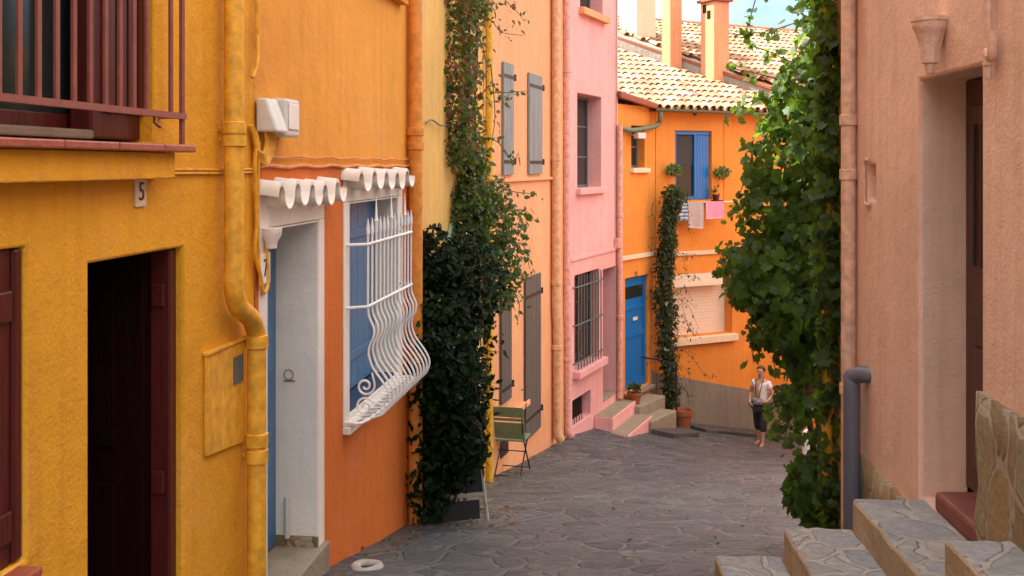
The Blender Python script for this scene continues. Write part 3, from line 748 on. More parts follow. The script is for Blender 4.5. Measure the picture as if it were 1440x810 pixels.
# blue door 23
bd = slab(CL, DL[0], DL[1], DL[2], DL[3], -.13, -.09, 'door', 'blue', chs, .004)
dw = DL[1] - DL[0]; dm = (DL[0] + DL[1]) / 2
df = MB(); df.wbox(CL, DL[0], DL[0] + .12, DL[2], DL[3] - .1, -.089, -.07); df.wbox(CL, DL[1] - .12, DL[1], DL[2], DL[3] - .1, -.089, -.07); df.wbox(CL, DL[0], DL[1], DL[3] - .1, DL[3], -.089, -.072)
df.wbox(CL, DL[0] + .12, DL[1] - .12, DL[2], DL[2] + .2, -.089, -.072); df.wbox(CL, DL[0] + .12, DL[1] - .12, -3.55, -3.42, -.089, -.072); df.wbox(CL, DL[0] + .12, DL[1] - .12, -2.98, -2.9, -.089, -.072)
df.build('door_rails', 'blue', bd, bevel=.01)
slab(CL, DL[0] + .14, DL[1] - .14, lh(897, 419), lh(897, 402), -.089, -.083, 'pane', 'glass', bd)
slab(CL, dm - .08, dm + .14, lh(893, 452), lh(893, 447), -.071, -.058, 'letter_box', 'plastic', bd)
slab(CL, DL[0] - .05, DL[1] + .06, -4.68, -4.61, -.12, .12, 'threshold', 'greystep', chs)
text(CL, CL.s_(894), lh(894, 385.5), .008, .14, '23', 'ink', chs)
win(CL, WLs[0], WLs[1], WLs[2], WLs[3], -.17, 'small_window', 'greyiron', chs, nx=1)
slab(CL, WLs[0] - .05, WLs[1] + .12, WLs[2] - .1, WLs[2] - .002, -.15, .08, 'window_sill', 'cream', chs)
for W_, a, b in ((CL, .0, cl1 - .01), (CR, .005, 2.3)):
    hb = lh(900, 359) if W_ is CL else rh(980, 355)
    slab(W_, a, b, hb - .05, hb + .04, .002, .05, 'string_course', 'cream', chs)
# plinth
mp = MB()
sx0, sx1 = .01, CR.s_(1130)
mp.hexa([CR.P(sx0, -7, .016), CR.P(sx1, -7, .016), CR.P(sx1, -7, .001), CR.P(sx0, -7, .001), CR.P(sx0, -4.42, .016), CR.P(sx1, -5.42, .016), CR.P(sx1, -5.42, .001), CR.P(sx0, -4.42, .001)])
mp.hexa([CL.P(DL[1] + .1, -7, .016), CL.P(cl1, -7, .016), CL.P(cl1, -7, .001), CL.P(DL[1] + .1, -7, .001), CL.P(DL[1] + .1, -4.3, .016), CL.P(cl1, -4.42, .016), CL.P(cl1, -4.42, .001), CL.P(DL[1] + .1, -4.3, .001)])
mp.build('plinth', 'greyrender', chs)
# roller window
rwn = MB(); nsl = 16; hb, ht_ = ro[2], rh(990, 402)
for k in range(nsl):
    a = hb + (ht_ - hb) * k / nsl; b = hb + (ht_ - hb) * (k + 1) / nsl; rwn.wbox(CR, ro[0], ro[1], a, b - .006, -.29, -.272)
rwn.wbox(CR, ro[0], ro[1], hb, ht_, -.30, -.285)
rw_ = rwn.build('roller_shutter', 'blind', chs, bevel=.004)
slab(CR, ro[0], ro[1] - .28, ht_ + .002, ro[3], -.27, .012, 'shutter_box', 'blind', rw_); slab(CR, ro[0] - .1, ro[1] + .06, ro[2] - .15, ro[2] - .002, -.27, .14, 'window_sill', 'cream', chs)
# blue window
bwin = MB(); fw_ = .07; x0, x1 = bw[0], bw[1]; xm = CR.s_(978)
bwin.wbox(CR, x0, x0 + fw_, bw[2], bw[3] - .002, -.12, -.05); bwin.wbox(CR, x0 + fw_, x1, bw[3] - fw_ * 1.2, bw[3] - .003, -.12, -.05); bwin.wbox(CR, xm, xm + fw_, bw[2], bw[3] - fw_ * 1.2, -.12, -.04); bwin.wbox(CR, x0 + fw_, xm, bw[2], bw[2] + fw_, -.12, -.05)
bwi = bwin.build('blue_window', 'blue', chs, bevel=.006)
slab(CR, x0 + fw_, xm, bw[2] + fw_, bw[3] - fw_ * 1.2, -.12, -.10, 'pane', 'glass', bwi); slab(CR, x0 + fw_ + .01, xm - .01, bw[2] + .75, bw[3] - fw_ * 1.2 - .01, -.099, -.092, 'curtain', 'room', bwi)
planks(CR, xm + fw_ + .01, x1 - .05, bw[2] + .01, bw[3] - fw_ * 1.3, -.1, -.05, 4, 'shutter', 'blue', bwi)
slab(CR, x0 - .03, x1 + .06, bw[2] - .07, bw[2] - .002, -.1, .07, 'window_sill', 'tanger', chs)
vv = MB(); vv.tube([CR.P(CR.s_(977), rh(977, 160), .001), CR.P(CR.s_(977), rh(977, 160), .012)], .05, 14); vv.build('air_vent', 'iron', chs)
crk = MB(); crk.tube([CR.P(CR.s_(1018), rh(1018, 172), .006), CR.P(CR.s_(1018), rh(1018, 290), .006)], .007, 5); crk.build('cable', 'orange_paint', chs)
# roof
KS = .40; H0 = 1.27
def RP(s, t, lift=0): return CR.P(s, H0 + KS * t + lift, -t)
def tb(s): return 3.9 - (s - 1.9) * 1.93
def tiles(cols, t0f, t1f, lift, name, sp=.205, row=.36):
    mb = MB(); r = .088
    up = (CR.n * KS + Vector((0, 0, 1))).normalized(); dn = (RP(0, 1) - RP(0, 0)).normalized()
    for s in cols:
        t0, t1 = t0f(s), t1f(s)
        if t1 - t0 < .15: continue
        n = max(1, int((t1 - t0) / row))
        for k in range(n + 1):
            ta = t0 + k * row; tbb = min(ta + row * 1.12, t1 + .03)
            if tbb - ta < .08: continue
            for kind in (0, 1):
                mb.cur = (max(0, min(1, rnd.gauss(.6, .25))), 0, 0)
                cs = s + (kind * sp * .5) + rnd.uniform(-.008, .008); vs = []
                ra, rb_ = (r, r * .84) if kind == 0 else (r * .78, r * .92)
                sk = rnd.uniform(-.012, .012)
                for (tt, rr, l) in ((ta, ra, .035), (tbb, rb_, .0)):
                    c = RP(cs + (sk if tt == ta else 0), tt + rnd.uniform(-.02, .02), lift) + up * (l * .7 + (.03 if kind == 0 else .05))
                    for th in (0, .018):
                        for i in range(8):
                            a = math.pi * i / 7
                            q = (rr - th); sg = 1 if kind == 0 else -1
                            vs.append(c + CR.d * (q * math.cos(a)) + up * (sg * q * math.sin(a) * .9))
                fs = []
                for i in range(7):
                    fs += [(i, i + 1, 16 + i + 1, 16 + i), (8 + i, 24 + i, 24 + i + 1, 8 + i + 1), (i, 8 + i, 8 + i + 1, i + 1), (16 + i, 16 + i + 1, 24 + i + 1, 24 + i)]
                mb.add(vs, fs)
    return mb.build(name, 'tile', None, smooth=True, attr=True)
roof = MB()
def cap(s): return max(.0, min(4.6, tb(s) - .1))
base_poly = [RP(-1.6, -.15, -.03), RP(3.95, -.15, -.03), RP(1.55, 4.6, -.03), RP(-1.6, 4.6, -.03)]
roof.prism(base_poly, (0, 0, -.06)); rf = roof.build('roof', 'terracotta', chs)
cols = [-1.55 + .205 * i for i in range(27)]
child(tiles(cols, lambda s: -.27, cap, 0, 'roof_tiles'), rf)
r2 = MB(); L2 = .36
r2.prism([RP(4.05, -.15, L2 - .03), RP(RW, -.15, L2 - .03), RP(RW, 5.9, L2 - .03), RP(1.0, 5.9, L2 - .03)], (0, 0, -.06)); rf2 = r2.build('upper_roof', 'terracotta', chs)
def lo2(s): return max(-.2, tb(s) + .45)
cols = [.4 + .205 * i for i in range(45)]
child(tiles(cols, lo2, lambda s: 5.8, L2, 'roof_tiles'), rf2)
rd = MB(); rd.cur = (.35, 0, 0)
for i in range(22):
    a = .6 + i * .42; rd.tube([RP(a, 5.85, L2 + .02), RP(a + .45, 5.85, L2 + .03)], [.13, .11], 10)
rd.build('ridge_tiles', 'tile', rf2, smooth=True, attr=True)
bk = MB()
for k in range(12): bk.box(CR.P(3.1 + .5 * k, 1.5, .06), (.1, .16, .1), Matrix.Rotation(math.atan2(CR.d.y, CR.d.x), 3, 'Z'))
bk.build('brackets', 'brownwood', rf2)
# sloping masonry kerb between the two roofs
kb = MB(); sv = lambda t: 1.9 + (3.9 - t) / 1.93
ka, kb_ = (sv(5.2) + .12, 5.2), (sv(.2) + .12, .2); wd = CR.d * .34
kb.hexa([RP(*ka, -.3), RP(*kb_, -.3), RP(*kb_, -.3) + wd, RP(*ka, -.3) + wd, RP(*ka, .42), RP(*kb_, .30), RP(*kb_, .30) + wd, RP(*ka, .42) + wd])
kb.build('roof_kerb', 'mortar', chs, bevel=.04)
# hip piece over the short face
hp = MB(); hp.prism([CL.P(-.1, 1.46, .14), CL.P(cl1 * .5, 1.36, .17), CL.P(cl1 + .1, 1.27, .18), RP(.4, -.2, .06), RP(-1.4, 1.6, .04), RP(-1.6, 1.2, .04)], (0, 0, -.14)); hp.build('hip_verge', 'terracotta', rf, bevel=.03)
# gutter with swan neck
gt = MB(); gp = [CR.P(-.22, 1.19, .27), CR.P(3.0, 1.16, .27)]
vs = []; fs = []
for p_ in gp:
    for th in (.07, .06):
        for i in range(9):
            a = math.pi + math.pi * i / 8; vs.append(p_ + CR.n * (th * math.cos(a)) + Vector((0, 0, th * math.sin(a))))
for i in range(8): fs += [(i, i + 1, 18 + i + 1, 18 + i), (9 + i, 27 + i, 27 + i + 1, 9 + i + 1)]
fs += [(0, 18, 27, 9), (8, 17, 35, 26)]
gt.add(vs, fs)
gt.tube(curve_pts([CR.P(-.08, 1.12, .27), CR.P(-.08, .98, .27), CR.P(-.1, .86, .22), CL.P(1.3, .78, .12), CL.P(.4, .70, .1), WK.P(p3, .74, .07)], 6), .05, 10)
gt.build('gutter', 'greengutter', rf, smooth=True)
lm = MB(); lc = CL.P(.62, lh(886, 191), .2); lm.box(lc, (.2, .16, .12), Matrix.Rotation(.5, 3, 'Z')); lm.tube([lc, CL.P(.62, lh(886, 191) + .02, 0)], .02, 6); lm.build('lamp_head', 'plastic', chs, bevel=.02)
# chimneys
def chimney(s, t, w1, w2, h0, h1, mat, holes=(), rim=True, name='chimney'):
    c = CR.P(s, 0, -t); d = CR.d; n = CR.n; mb = MB()
    ps = [c + d * a + n * b for a, b in ((-w1 / 2, w2 / 2), (w1 / 2, w2 / 2), (w1 / 2, -w2 / 2), (-w1 / 2, -w2 / 2))]
    mb.hexa([p_ + Vector((0, 0, h0)) for p_ in ps] + [p_ + Vector((0, 0, h1)) for p_ in ps])
    o = mb.build(name, mat, chs, bevel=.02)
    if rim:
        m2 = MB(); ps = [c + d * a + n * b for a, b in ((-w1 / 2 - .07, w2 / 2 + .07), (w1 / 2 + .07, w2 / 2 + .07), (w1 / 2 + .07, -w2 / 2 - .07), (-w1 / 2 - .07, -w2 / 2 - .07))]
        m2.hexa([p_ + Vector((0, 0, h1 + .001)) for p_ in ps] + [p_ + Vector((0, 0, h1 + .07)) for p_ in ps]); m2.build('chimney_cap', 'terracotta', o, bevel=.015)
    for (a, z) in holes:
        m3 = MB(); cc = c - d * (w1 / 2) - n * a; m3.box(cc + Vector((0, 0, z)), (.02, .12, .2), Matrix.Rotation(math.atan2(d.y, d.x), 3, 'Z')); m3.build('smoke_hole', 'dark', o)
    return o
chimney(2.47, 2.75, .36, .36, 1.9, 5.2, 'chim')
chimney(3.12, 1.9, .46, .52, 1.6, 3.93, 'chim', [(.10, 3.78), (-.06, 3.62)])
chimney(2.52, 4.3, .60, .8, 2.4, 5.2, 'cream')

# pavement strip and slabs in front of the corner house
def flat(name, pts, th, mat):
    mb = MB(); n = len(pts)
    top = [Vector((x, y, lane_h(x, y) + th)) for x, y in pts]; mb.prism([v - Vector((0, 0, .4)) for v in top], (0, 0, .4))
    o = mb.build(name, mat, None, bevel=.02); o['kind'] = 'structure'; return o
def cp(W, s, o): v = W.P(s, 0, o); return (v.x, v.y)
flat('pavement', [cp(CR, .55, .02), cp(CR, .75, .75), cp(CR, 3.6, .62), cp(CR, 3.6, .02)], .07, 'darkslab')
flat('landing', [cp(CL, -.35, .9), cp(CL, -.3, 1.35), cp(CL, 1.05, 1.3), cp(CL, 1.5, .75), cp(CL, 1.2, .6), cp(CL, .95, .88)], .10, 'darkslab')
gst = thing('stone_steps', CL.P(.6, -5.2, .5), 'two grey stone steps leading up to the bright blue door', 'steps')
step(CL, 0.0, 1.20, -4.74, -6, .002, .5, 'greystep', gst, None, .025); step(CL, -.2, .95, -4.95, -6, .502, .86, 'greystep', gst, None, .025)
hr = thing('handrail', CL.P(1.12, -4.95, .8), 'thin black iron handrail post beside the grey steps below the blue door', 'handrail')
mb = MB(); mb.tube([CL.P(1.06, -5.6, .8), CL.P(1.06, -4.05, .8)], .022, 8); mb.build('post', 'iron', hr)
mb = MB(); mb.tube([CL.P(1.06, -4.07, .81), CL.P(1.06, -4.0, .5), CL.P(1.06, -3.98, .03)], .016, 8); mb.build('rail', 'iron', hr)

# ------------------------------------------------------------------ salmon house on the right
sh = thing('salmon_house', (3.5, 3, -2), 'rough salmon pink house on the right with deep doorway and stone clad base', 'house')
r1 = sR(7.02); da, db = WR.s_(1380), WR.s_(1293)
DR = (da, db, -1.72, .435, .24)
facade(WR, sR(.6), r1, -3.8, 3.1, [DR, (WR.s_(1231), WR.s_(1221), WR.h_(1226, 282), WR.h_(1226, 232), .06)], 'wall', 'salmon', sh, bevel=.018)
nb_ = MB(); nb_.wbox(WR, WR.s_(1231) - .01, WR.s_(1221) + .01, WR.h_(1226, 284), WR.h_(1226, 230), -.09, -.06); nb_.build('niche_back', 'salmon', sh)
nr = MB(); na, nbb = WR.s_(1221) + .005, WR.s_(1221) + .03; nh0, nh1 = WR.h_(1226, 288), WR.h_(1226, 225)
nr.tube(curve_pts([WR.P(na - .06, nh1, .008), WR.P(nbb, nh1 - .01, .012), WR.P(nbb + .008, (nh0 + nh1) / 2, .012), WR.P(nbb, nh0 + .01, .012), WR.P(na - .07, nh0, .008)], 6), .009, 6); nr.build('niche_rim', 'salmon_paint', sh, smooth=True)
roof_slab(WR, sR(.6), r1, 3.1, sh, over=.12)
# deep door
dd = slab(WR, da + .003, db - .003, -1.64, .43, -.29, -.23, 'door', 'brownwood', sh)
for c, d in ((-1.5, -.9), (-.75, .3)): slab(WR, da + .12, db - .12, c, d, -.229, -.21, 'door_panel', 'brownwood', dd, .012)
gl = MB()
for k in range(5): gl.tube([WR.P(da + .2 + k * (db - da - .4) / 4, -.5, -.2), WR.P(da + .2 + k * (db - da - .4) / 4, .2, -.2)], .008, 6)
gl.build('door_grille', 'iron', dd)
slab(WR, da + .004, db - .16, -1.72, -1.62, -.24, -.02, 'door_sill', 'sillred', sh, .02)
# stone cladding at the base
def clad(s0, s1, h0, h1, nm):
    mb = MB(); ns = max(2, int((s1 - s0) / .13)); nh = max(2, int((h1 - h0) / .13)); vs = []
    def oo(i, j): return .028 + .022 * mnoise.noise((i * .9, j * 1.1, s0)) 
    for j in range(nh + 1):
        for i in range(ns + 1):
            hj = h0 + (h1 - h0) * j / nh
            if j == nh: hj += .02 * mnoise.noise((i * .7, s0, 5))
            vs.append(WR.P(s0 + (s1 - s0) * i / ns, hj, oo(i, j)))
    k = len(vs); w = ns + 1
    fs = [(j * w + i, j * w + i + 1, (j + 1) * w + i + 1, (j + 1) * w + i) for j in range(nh) for i in range(ns)]
    back = []
    for i in range(ns + 1): back.append(WR.P(s0 + (s1 - s0) * i / ns, h1 + .02 * mnoise.noise((i * .7, s0, 5)) - .004, -.01))
    vs += back; fs += [(nh * w + i, nh * w + i + 1, k + i + 1, k + i) for i in range(ns)]
    k2 = len(vs)
    for e in (0, ns):
        b0 = len(vs); vs += [WR.P(s0 + (s1 - s0) * e / ns, h0 + (h1 - h0) * j / nh, -.01) for j in range(nh + 1)]
        fs += [(j * w + e, (j + 1) * w + e, b0 + j + 1, b0 + j) for j in range(nh)]
    mb.add(vs, fs); return mb.build(nm, 'cladding', sh, smooth='all')
clad(sR(.7), da - .02, -2.6, -.985, 'stone_cladding'); clad(db + .02, r1 - .15, -3.2, -1.775, 'stone_cladding')
# bracket above the door, small pipes
bkx = WR.s_(1326); bm_ = MB()
bm_.lathe(WR.P(bkx, .44, .06), [(.0, 0), (.02, .0), (.028, .02), (.03, .045), (.042, .05), (.048, .08), (.045, .1), (.075, .20), (.088, .22), (.088, .245), (.095, .25), (.095, .27), (0, .27)], 8)
bm_.build('wall_bracket', 'salmon', sh, smooth=True)
sp = WR.s_(1390, .03); sm = MB()
sm.tube([WR.P(sp, 3, .03), WR.P(sp, .50, .03), WR.P(sp, .36, .03)], .017, 8); sm.tube(curve_pts([WR.P(sp, .48, .035), WR.P(sp - .035, .455, .035), WR.P(sp - .05, .47, .035), WR.P(sp - .055, .56, .035)], 5), .02, 8)
sm.tube([WR.P(sp, .46, .03), WR.P(sp, .42, .03)], .026, 8); sm.tube([WR.P(sp, .73, .03), WR.P(sp, .70, .03)], .023, 8)
sm.build('water_pipe', 'salmon_paint', sh, smooth=True)
pc = WR.s_(1193, .05)
pipe(WR, [(pc, 3.1, .05), (pc, -2.5, .05)], .045, 'downpipe', 'salmon_paint', sh, [(pc, .28, .05), (pc, -.06, .05), (pc, -1.4, .05)], 14)
pg = WR.s_(1199, .075)
pipe(WR, curve_pts([(pg - .10, -1.262, -.04), (pg - .05, -1.262, .03), (pg, -1.30, .075), (pg, -1.42, .08), (pg, -2.6, .08)], 6), .05, 'waste_pipe', 'pvc', sh, [], 14)
stn = MB(); 
# steps: a flight that climbs from the lane to the door
rs = thing('slate_steps', (1.5, 4.5, -2.2), 'rough flight of slate topped steps up to the doorway of the salmon house', 'steps')
def rough_step(s0, s1, ht, hb, o0, o1, name='step'):
    mb = MB(); ns, no = 14, 6; vs = []; fs = []
    def jit(i, j, a): return .014 * mnoise.noise((i * .8 + ht * 9, j * .8, a))
    for j in range(no + 1):
        for i in range(ns + 1):
            e = 1 if j == no or i in (0, ns) else 0
            vs.append(WR.P(s0 + (s1 - s0) * i / ns + (jit(i, j, 1) * 1.3 if i in (0, ns) else 0), ht + jit(i, j, 2) * .5, o0 + (o1 - o0) * j / no + (jit(i, j, 3) * 1.3 if j == no else 0)))
    w = ns + 1
    fs = [(j * w + i, j * w + i + 1, (j + 1) * w + i + 1, (j + 1) * w + i) for j in range(no) for i in range(ns)]
    k = len(vs)
    loop = [j * w for j in range(no + 1)] + [no * w + i for i in range(1, ns + 1)] + [j * w + ns for j in range(no - 1, -1, -1)]
    vs += [Vector((vs[q].x, vs[q].y, hb)) for q in loop]
    fs += [(loop[i], loop[i + 1], k + i + 1, k + i) for i in range(len(loop) - 1)]
    mb.add(vs, fs); o = mb.build(name, 'slate_step', rs, smooth=True, bevel=.02)
    o.data.materials.append(M['tancement'])
    for p in o.data.polygons:
        if abs(p.normal.z) < .5: p.material_index = 1
    return o
SE = sR(5.52)
rough_step(sR(4.32), SE - .04, -1.715, -3, -.02, .335); rough_step(sR(3.6), SE, -1.885, -3, .337, .68); rough_step(sR(3.0), SE + .1, -2.07, -3, .682, 1.02)
rough_step(sR(2.0), sR(4.28), -1.505, -3, -.02, .29)

# ------------------------------------------------------------------ yellow pier beyond the salmon house and the far right
yp = thing('yellow_outbuilding', (2.6, 7.4, -2.6), 'weathered yellow wall end painted darker for shade behind the leafy vine, next to the salmon house', 'house')
facade(WR, r1 + .02, sR(7.34), -4.2, 2.6, [], 'wall', 'pier', yp, depth=6)
pg2 = WR.s_(1168, .0); pipe(WR, [(sR(7.22), 2.6, .05), (sR(7.22), -2.8, .05)], .035, 'downpipe', 'yellow_paint', yp, [(sR(7.22), .8, .05), (sR(7.22), -1.5, .05)], 10)
roof_slab(WR, r1 + .02, sR(7.34), 2.6, yp, depth=6)
fw2 = Wall(5.1, 17.0, .55, 1, -1)
gp_ = thing('pink_garden_wall', (5.4, 18, -5.5), 'low pink garden wall seen between the hanging vine leaves at the right of the lane', 'wall')
facade(fw2, -.0, 6, -8, -3.5, [], 'wall_face', 'pink', gp_, depth=.3); slab(fw2, -.05, 6.05, -3.498, -3.4, -.36, .06, 'coping', 'pink_paint', gp_)
sb = MB(); sb.wbox(fw2, -.1, 5, -8, -5.05, .002, .25); sb.build('stone_base', 'cladding', gp_, bevel=.05)
bl = thing('white_bollard', at(1137, 665, 16.4), 'small white post with rounded top standing before the pink garden wall', 'post')
bx_ = at(1137, 668, 16.4); gz = lane_h(bx_.x, bx_.y)
mb = MB(); mb.lathe((bx_.x, bx_.y, gz - .05), [(0, 0), (.11, 0), (.10, .05), (.09, .5), (.095, .52), (.09, .56), (.05, .6), (0, .61)], 14); mb.build('shaft', 'white_paint', bl, smooth=True)
fh = thing('added_rose_house', (12, 24, -6), 'unseen rose plastered house added at the right to bounce light and block the horizon', 'house')
wf = Wall(8.8, 16, .25, 1, -1); facade(wf, 0, 12, -9, 1.6, [(2, 3, -4, -2.2, .2), (6, 7, -4, -2.2, .2)], 'wall', 'peach', fh); roof_slab(wf, 0, 12, 1.6, fh)  # unseen house added to bounce light and block the horizon
for a in (2, 6): win(wf, a, a + 1, -4, -2.2, -.15, 'window', 'grey_blue', fh)

# ------------------------------------------------------------------ plants
GRAPE = [(0, 0), (.10, -.16), (.34, -.22), (.44, .02), (.62, .10), (.50, .34), (.40, .44), (.44, .62), (.18, .62), (0, .98), (-.18, .62), (-.44, .62), (-.40, .44), (-.50, .34), (-.62, .10), (-.44, .02), (-.34, -.22), (-.10, -.16)]
OVATE = [(0, 0), (.2, .18), (.27, .42), (.18, .72), (0, 1.0), (-.18, .72), (-.27, .42), (-.2, .18)]
NARROW = [(0, 0), (.11, .2), (.14, .45), (.08, .8), (0, 1.0), (-.08, .8), (-.14, .45), (-.11, .2)]
def leaf(mb, p, nrm, tip, size, shape, var, fold=.22):
    nrm = Vector(nrm); tip = Vector(tip)
    if nrm.length < 1e-6: nrm = Vector((0, -1, 0))
    nrm.normalize(); tip = tip - nrm * tip.dot(nrm)
    if tip.length < 1e-5: tip = nrm.orthogonal()
    tip.normalize(); side = tip.cross(nrm); mb.cur = var
    cu = rnd.uniform(.05, .3)
    def V_(x, y): return Vector(p) + (side * x + tip * y + nrm * (abs(x) * fold - cu * (y - .35) ** 2)) * size
    mb.add([V_(0, .3)] + [V_(x, y) for x, y in shape], [(0, i + 1, (i + 1) % len(shape) + 1) for i in range(len(shape))])
def rv(s=1): return Vector((rnd.gauss(0, 1), rnd.gauss(0, 1), rnd.gauss(0, 1))) * s
def clump(mb, c, rad, n, size, shape, out, tipdir=(0, 0, -1), shell=.55, tone=(.1, .8), brown=0, spread=.55):
    """leaves through an ellipsoid volume, denser near its surface"""
    for _ in range(n):
        d = rv().normalized(); k = shell + (1.05 - shell) * rnd.random() ** .6
        p = Vector(c) + Vector((d.x * rad[0], d.y * rad[1], d.z * rad[2])) * k
        nr = d * .6 + Vector(out) * .8 + rv(spread)
        leaf(mb, p, nr, Vector(tipdir) + rv(.5), size * rnd.choice((.5, .7, .85, 1, 1.15, 1.4)) * rnd.uniform(.9, 1.1), shape, (rnd.uniform(*tone), 1.0 if rnd.random() < brown else 0, 0))
def shoot(lv, st, pts, n, size, shape, out, tone=(.2, 1), jit=.05, r=.006, brown=0, tipdir=(0, 0, -1)):
    c = curve_pts(pts, 8)
    if st is not None: st.tube(c, [r * (1 - .6 * i / len(c)) for i in range(len(c))], 5)
    for i in range(n):
        p = c[min(len(c) - 1, int((i + rnd.random()) / n * len(c)))]
        leaf(lv, p + rv(jit), Vector(out) + rv(.6), Vector(tipdir) + rv(.7), size * rnd.uniform(.55, 1.2), shape, (rnd.uniform(*tone), 1.0 if rnd.random() < brown else 0, 0))

# --- right: grape vine hanging off the yellow wall end
gvn = thing('grape_vine', (2.3, 8.0, -2.7), 'big leafy grape vine hanging over the lane beside the salmon house', 'climbing plant')
lv, st = MB(), MB()
OUT = Vector((-.45, -.75, .45))
def gc_(px, py, Y, rx, ry, rz, n, tone=(.1, .8), size=.074):
    clump(lv, at(px, py, Y), (rx, ry, rz), int(n * 1.75), size, GRAPE, OUT, tone=tone, shell=.45)
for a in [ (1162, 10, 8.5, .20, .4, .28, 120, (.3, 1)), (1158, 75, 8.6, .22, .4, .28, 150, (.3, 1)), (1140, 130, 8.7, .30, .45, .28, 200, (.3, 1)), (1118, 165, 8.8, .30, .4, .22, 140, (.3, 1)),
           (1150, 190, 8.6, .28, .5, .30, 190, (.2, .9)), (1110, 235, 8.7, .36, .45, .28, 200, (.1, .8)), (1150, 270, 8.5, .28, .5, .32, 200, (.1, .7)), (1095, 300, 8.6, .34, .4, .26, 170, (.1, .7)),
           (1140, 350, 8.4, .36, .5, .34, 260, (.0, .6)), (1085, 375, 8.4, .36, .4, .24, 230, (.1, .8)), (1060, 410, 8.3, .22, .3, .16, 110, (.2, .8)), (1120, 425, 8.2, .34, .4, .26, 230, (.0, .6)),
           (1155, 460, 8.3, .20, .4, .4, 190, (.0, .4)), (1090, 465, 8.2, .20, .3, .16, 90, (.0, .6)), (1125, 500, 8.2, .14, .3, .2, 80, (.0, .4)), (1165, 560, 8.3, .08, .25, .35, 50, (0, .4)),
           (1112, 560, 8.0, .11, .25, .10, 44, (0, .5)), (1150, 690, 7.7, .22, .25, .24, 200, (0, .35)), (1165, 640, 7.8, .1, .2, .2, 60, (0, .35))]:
    gc_(*a)  # leaf tones paint sunlight on upper clumps and shade on lower ones
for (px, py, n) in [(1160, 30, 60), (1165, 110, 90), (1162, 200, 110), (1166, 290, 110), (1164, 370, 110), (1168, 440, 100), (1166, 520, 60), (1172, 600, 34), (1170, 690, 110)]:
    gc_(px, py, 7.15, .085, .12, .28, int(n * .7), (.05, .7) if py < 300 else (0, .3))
def gs(pts, n, tone=(.2, .9), size=.115, jit=.035):
    shoot(lv, st, [at(*p) for p in pts], int(n * 1.6), size * .68, GRAPE, OUT, tone, jit)
gs([(1150, 20, 8.5), (1110, 35, 8.5), (1075, 45, 8.5), (1035, 48, 8.5)], 18, (.2, .6), .095); gs([(1150, 5, 8.5), (1125, 8, 8.5), (1115, 12, 8.5)], 7)
gs([(1062, 0, 8.6), (1055, 25, 8.6), (1046, 52, 8.6)], 8, (.0, .5), .09); gs([(1120, 90, 8.7), (1085, 75, 8.7), (1050, 60, 8.7)], 10, (.3, .8), .09)
gs([(1100, 140, 8.7), (1065, 140, 8.7), (1040, 152, 8.7), (1020, 168, 8.7)], 14, (.5, 1), .11); gs([(1090, 110, 8.7), (1050, 100, 8.7), (1020, 95, 8.7)], 9, (.3, .8), .085)
gs([(1090, 210, 8.6), (1068, 205, 8.6), (1052, 205, 8.6)], 10); gs([(1080, 250, 8.6), (1050, 255, 8.6), (1036, 285, 8.6), (1028, 310, 8.6)], 14, (.2, .9), .10)
gs([(1070, 340, 8.5), (1035, 345, 8.5), (1015, 360, 8.4), (1005, 385, 8.4)], 14, (.2, .8), .10); gs([(1065, 425, 8.2), (1056, 470, 8.2), (1060, 512, 8.2)], 12, (.1, .6), .10)
gs([(1100, 470, 8.2), (1088, 500, 8.2), (1092, 530, 8.1)], 9, (0, .5), .10); gs([(1160, 500, 8.1), (1130, 545, 8.0), (1105, 560, 7.9), (1090, 580, 7.9)], 16, (.1, .7), .11)
gs([(1120, 555, 8.0), (1105, 590, 7.9), (1092, 598, 7.9), (1085, 612, 7.9)], 9, (.3, .9), .08); gs([(1160, 560, 8.0), (1135, 580, 7.9), (1120, 600, 7.9)], 14, (0, .4), .11)
gs([(1110, 580, 7.9), (1105, 610, 7.9), (1100, 632, 7.9)], 9, (0, .3), .12); gs([(1150, 640, 7.8), (1125, 645, 7.8), (1112, 660, 7.8)], 10, (0, .3), .12)
for j in range(5):
    x = 1150 + 7 * j
    st.tube(curve_pts([at(x, 745, 7.9), at(x - 6 + 3 * j, 640, 7.95), at(x - 14 + 5 * j, 560, 8.0), at(x - 10, 460, 8.15), at(x - 20, 300, 8.4), at(x - 15, 100, 8.6)], 6), [.022 - .003 * j] * 31, 6)
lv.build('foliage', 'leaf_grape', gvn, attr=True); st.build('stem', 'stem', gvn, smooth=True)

# --- left: dense dark bush against the ochre house
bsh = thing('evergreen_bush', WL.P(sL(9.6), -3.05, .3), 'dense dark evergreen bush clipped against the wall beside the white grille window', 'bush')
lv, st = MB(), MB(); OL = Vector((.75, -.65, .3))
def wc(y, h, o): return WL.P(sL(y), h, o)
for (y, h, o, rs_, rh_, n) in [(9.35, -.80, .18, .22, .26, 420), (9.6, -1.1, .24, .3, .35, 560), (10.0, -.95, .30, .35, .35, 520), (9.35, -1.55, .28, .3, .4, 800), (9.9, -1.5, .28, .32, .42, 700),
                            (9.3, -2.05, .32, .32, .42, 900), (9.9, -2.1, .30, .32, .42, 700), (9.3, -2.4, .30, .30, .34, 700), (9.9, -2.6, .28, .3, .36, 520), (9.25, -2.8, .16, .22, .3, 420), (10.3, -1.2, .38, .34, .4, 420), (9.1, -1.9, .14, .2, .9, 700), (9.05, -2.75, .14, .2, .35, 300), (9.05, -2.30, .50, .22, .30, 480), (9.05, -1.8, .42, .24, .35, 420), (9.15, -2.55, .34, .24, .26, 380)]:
    clump(lv, wc(y, h, o), (rs_ * .9, rs_, rh_), n, .075, OVATE, OL, tipdir=(.1, -.1, .1), shell=.5, tone=(0, .9), spread=.7)
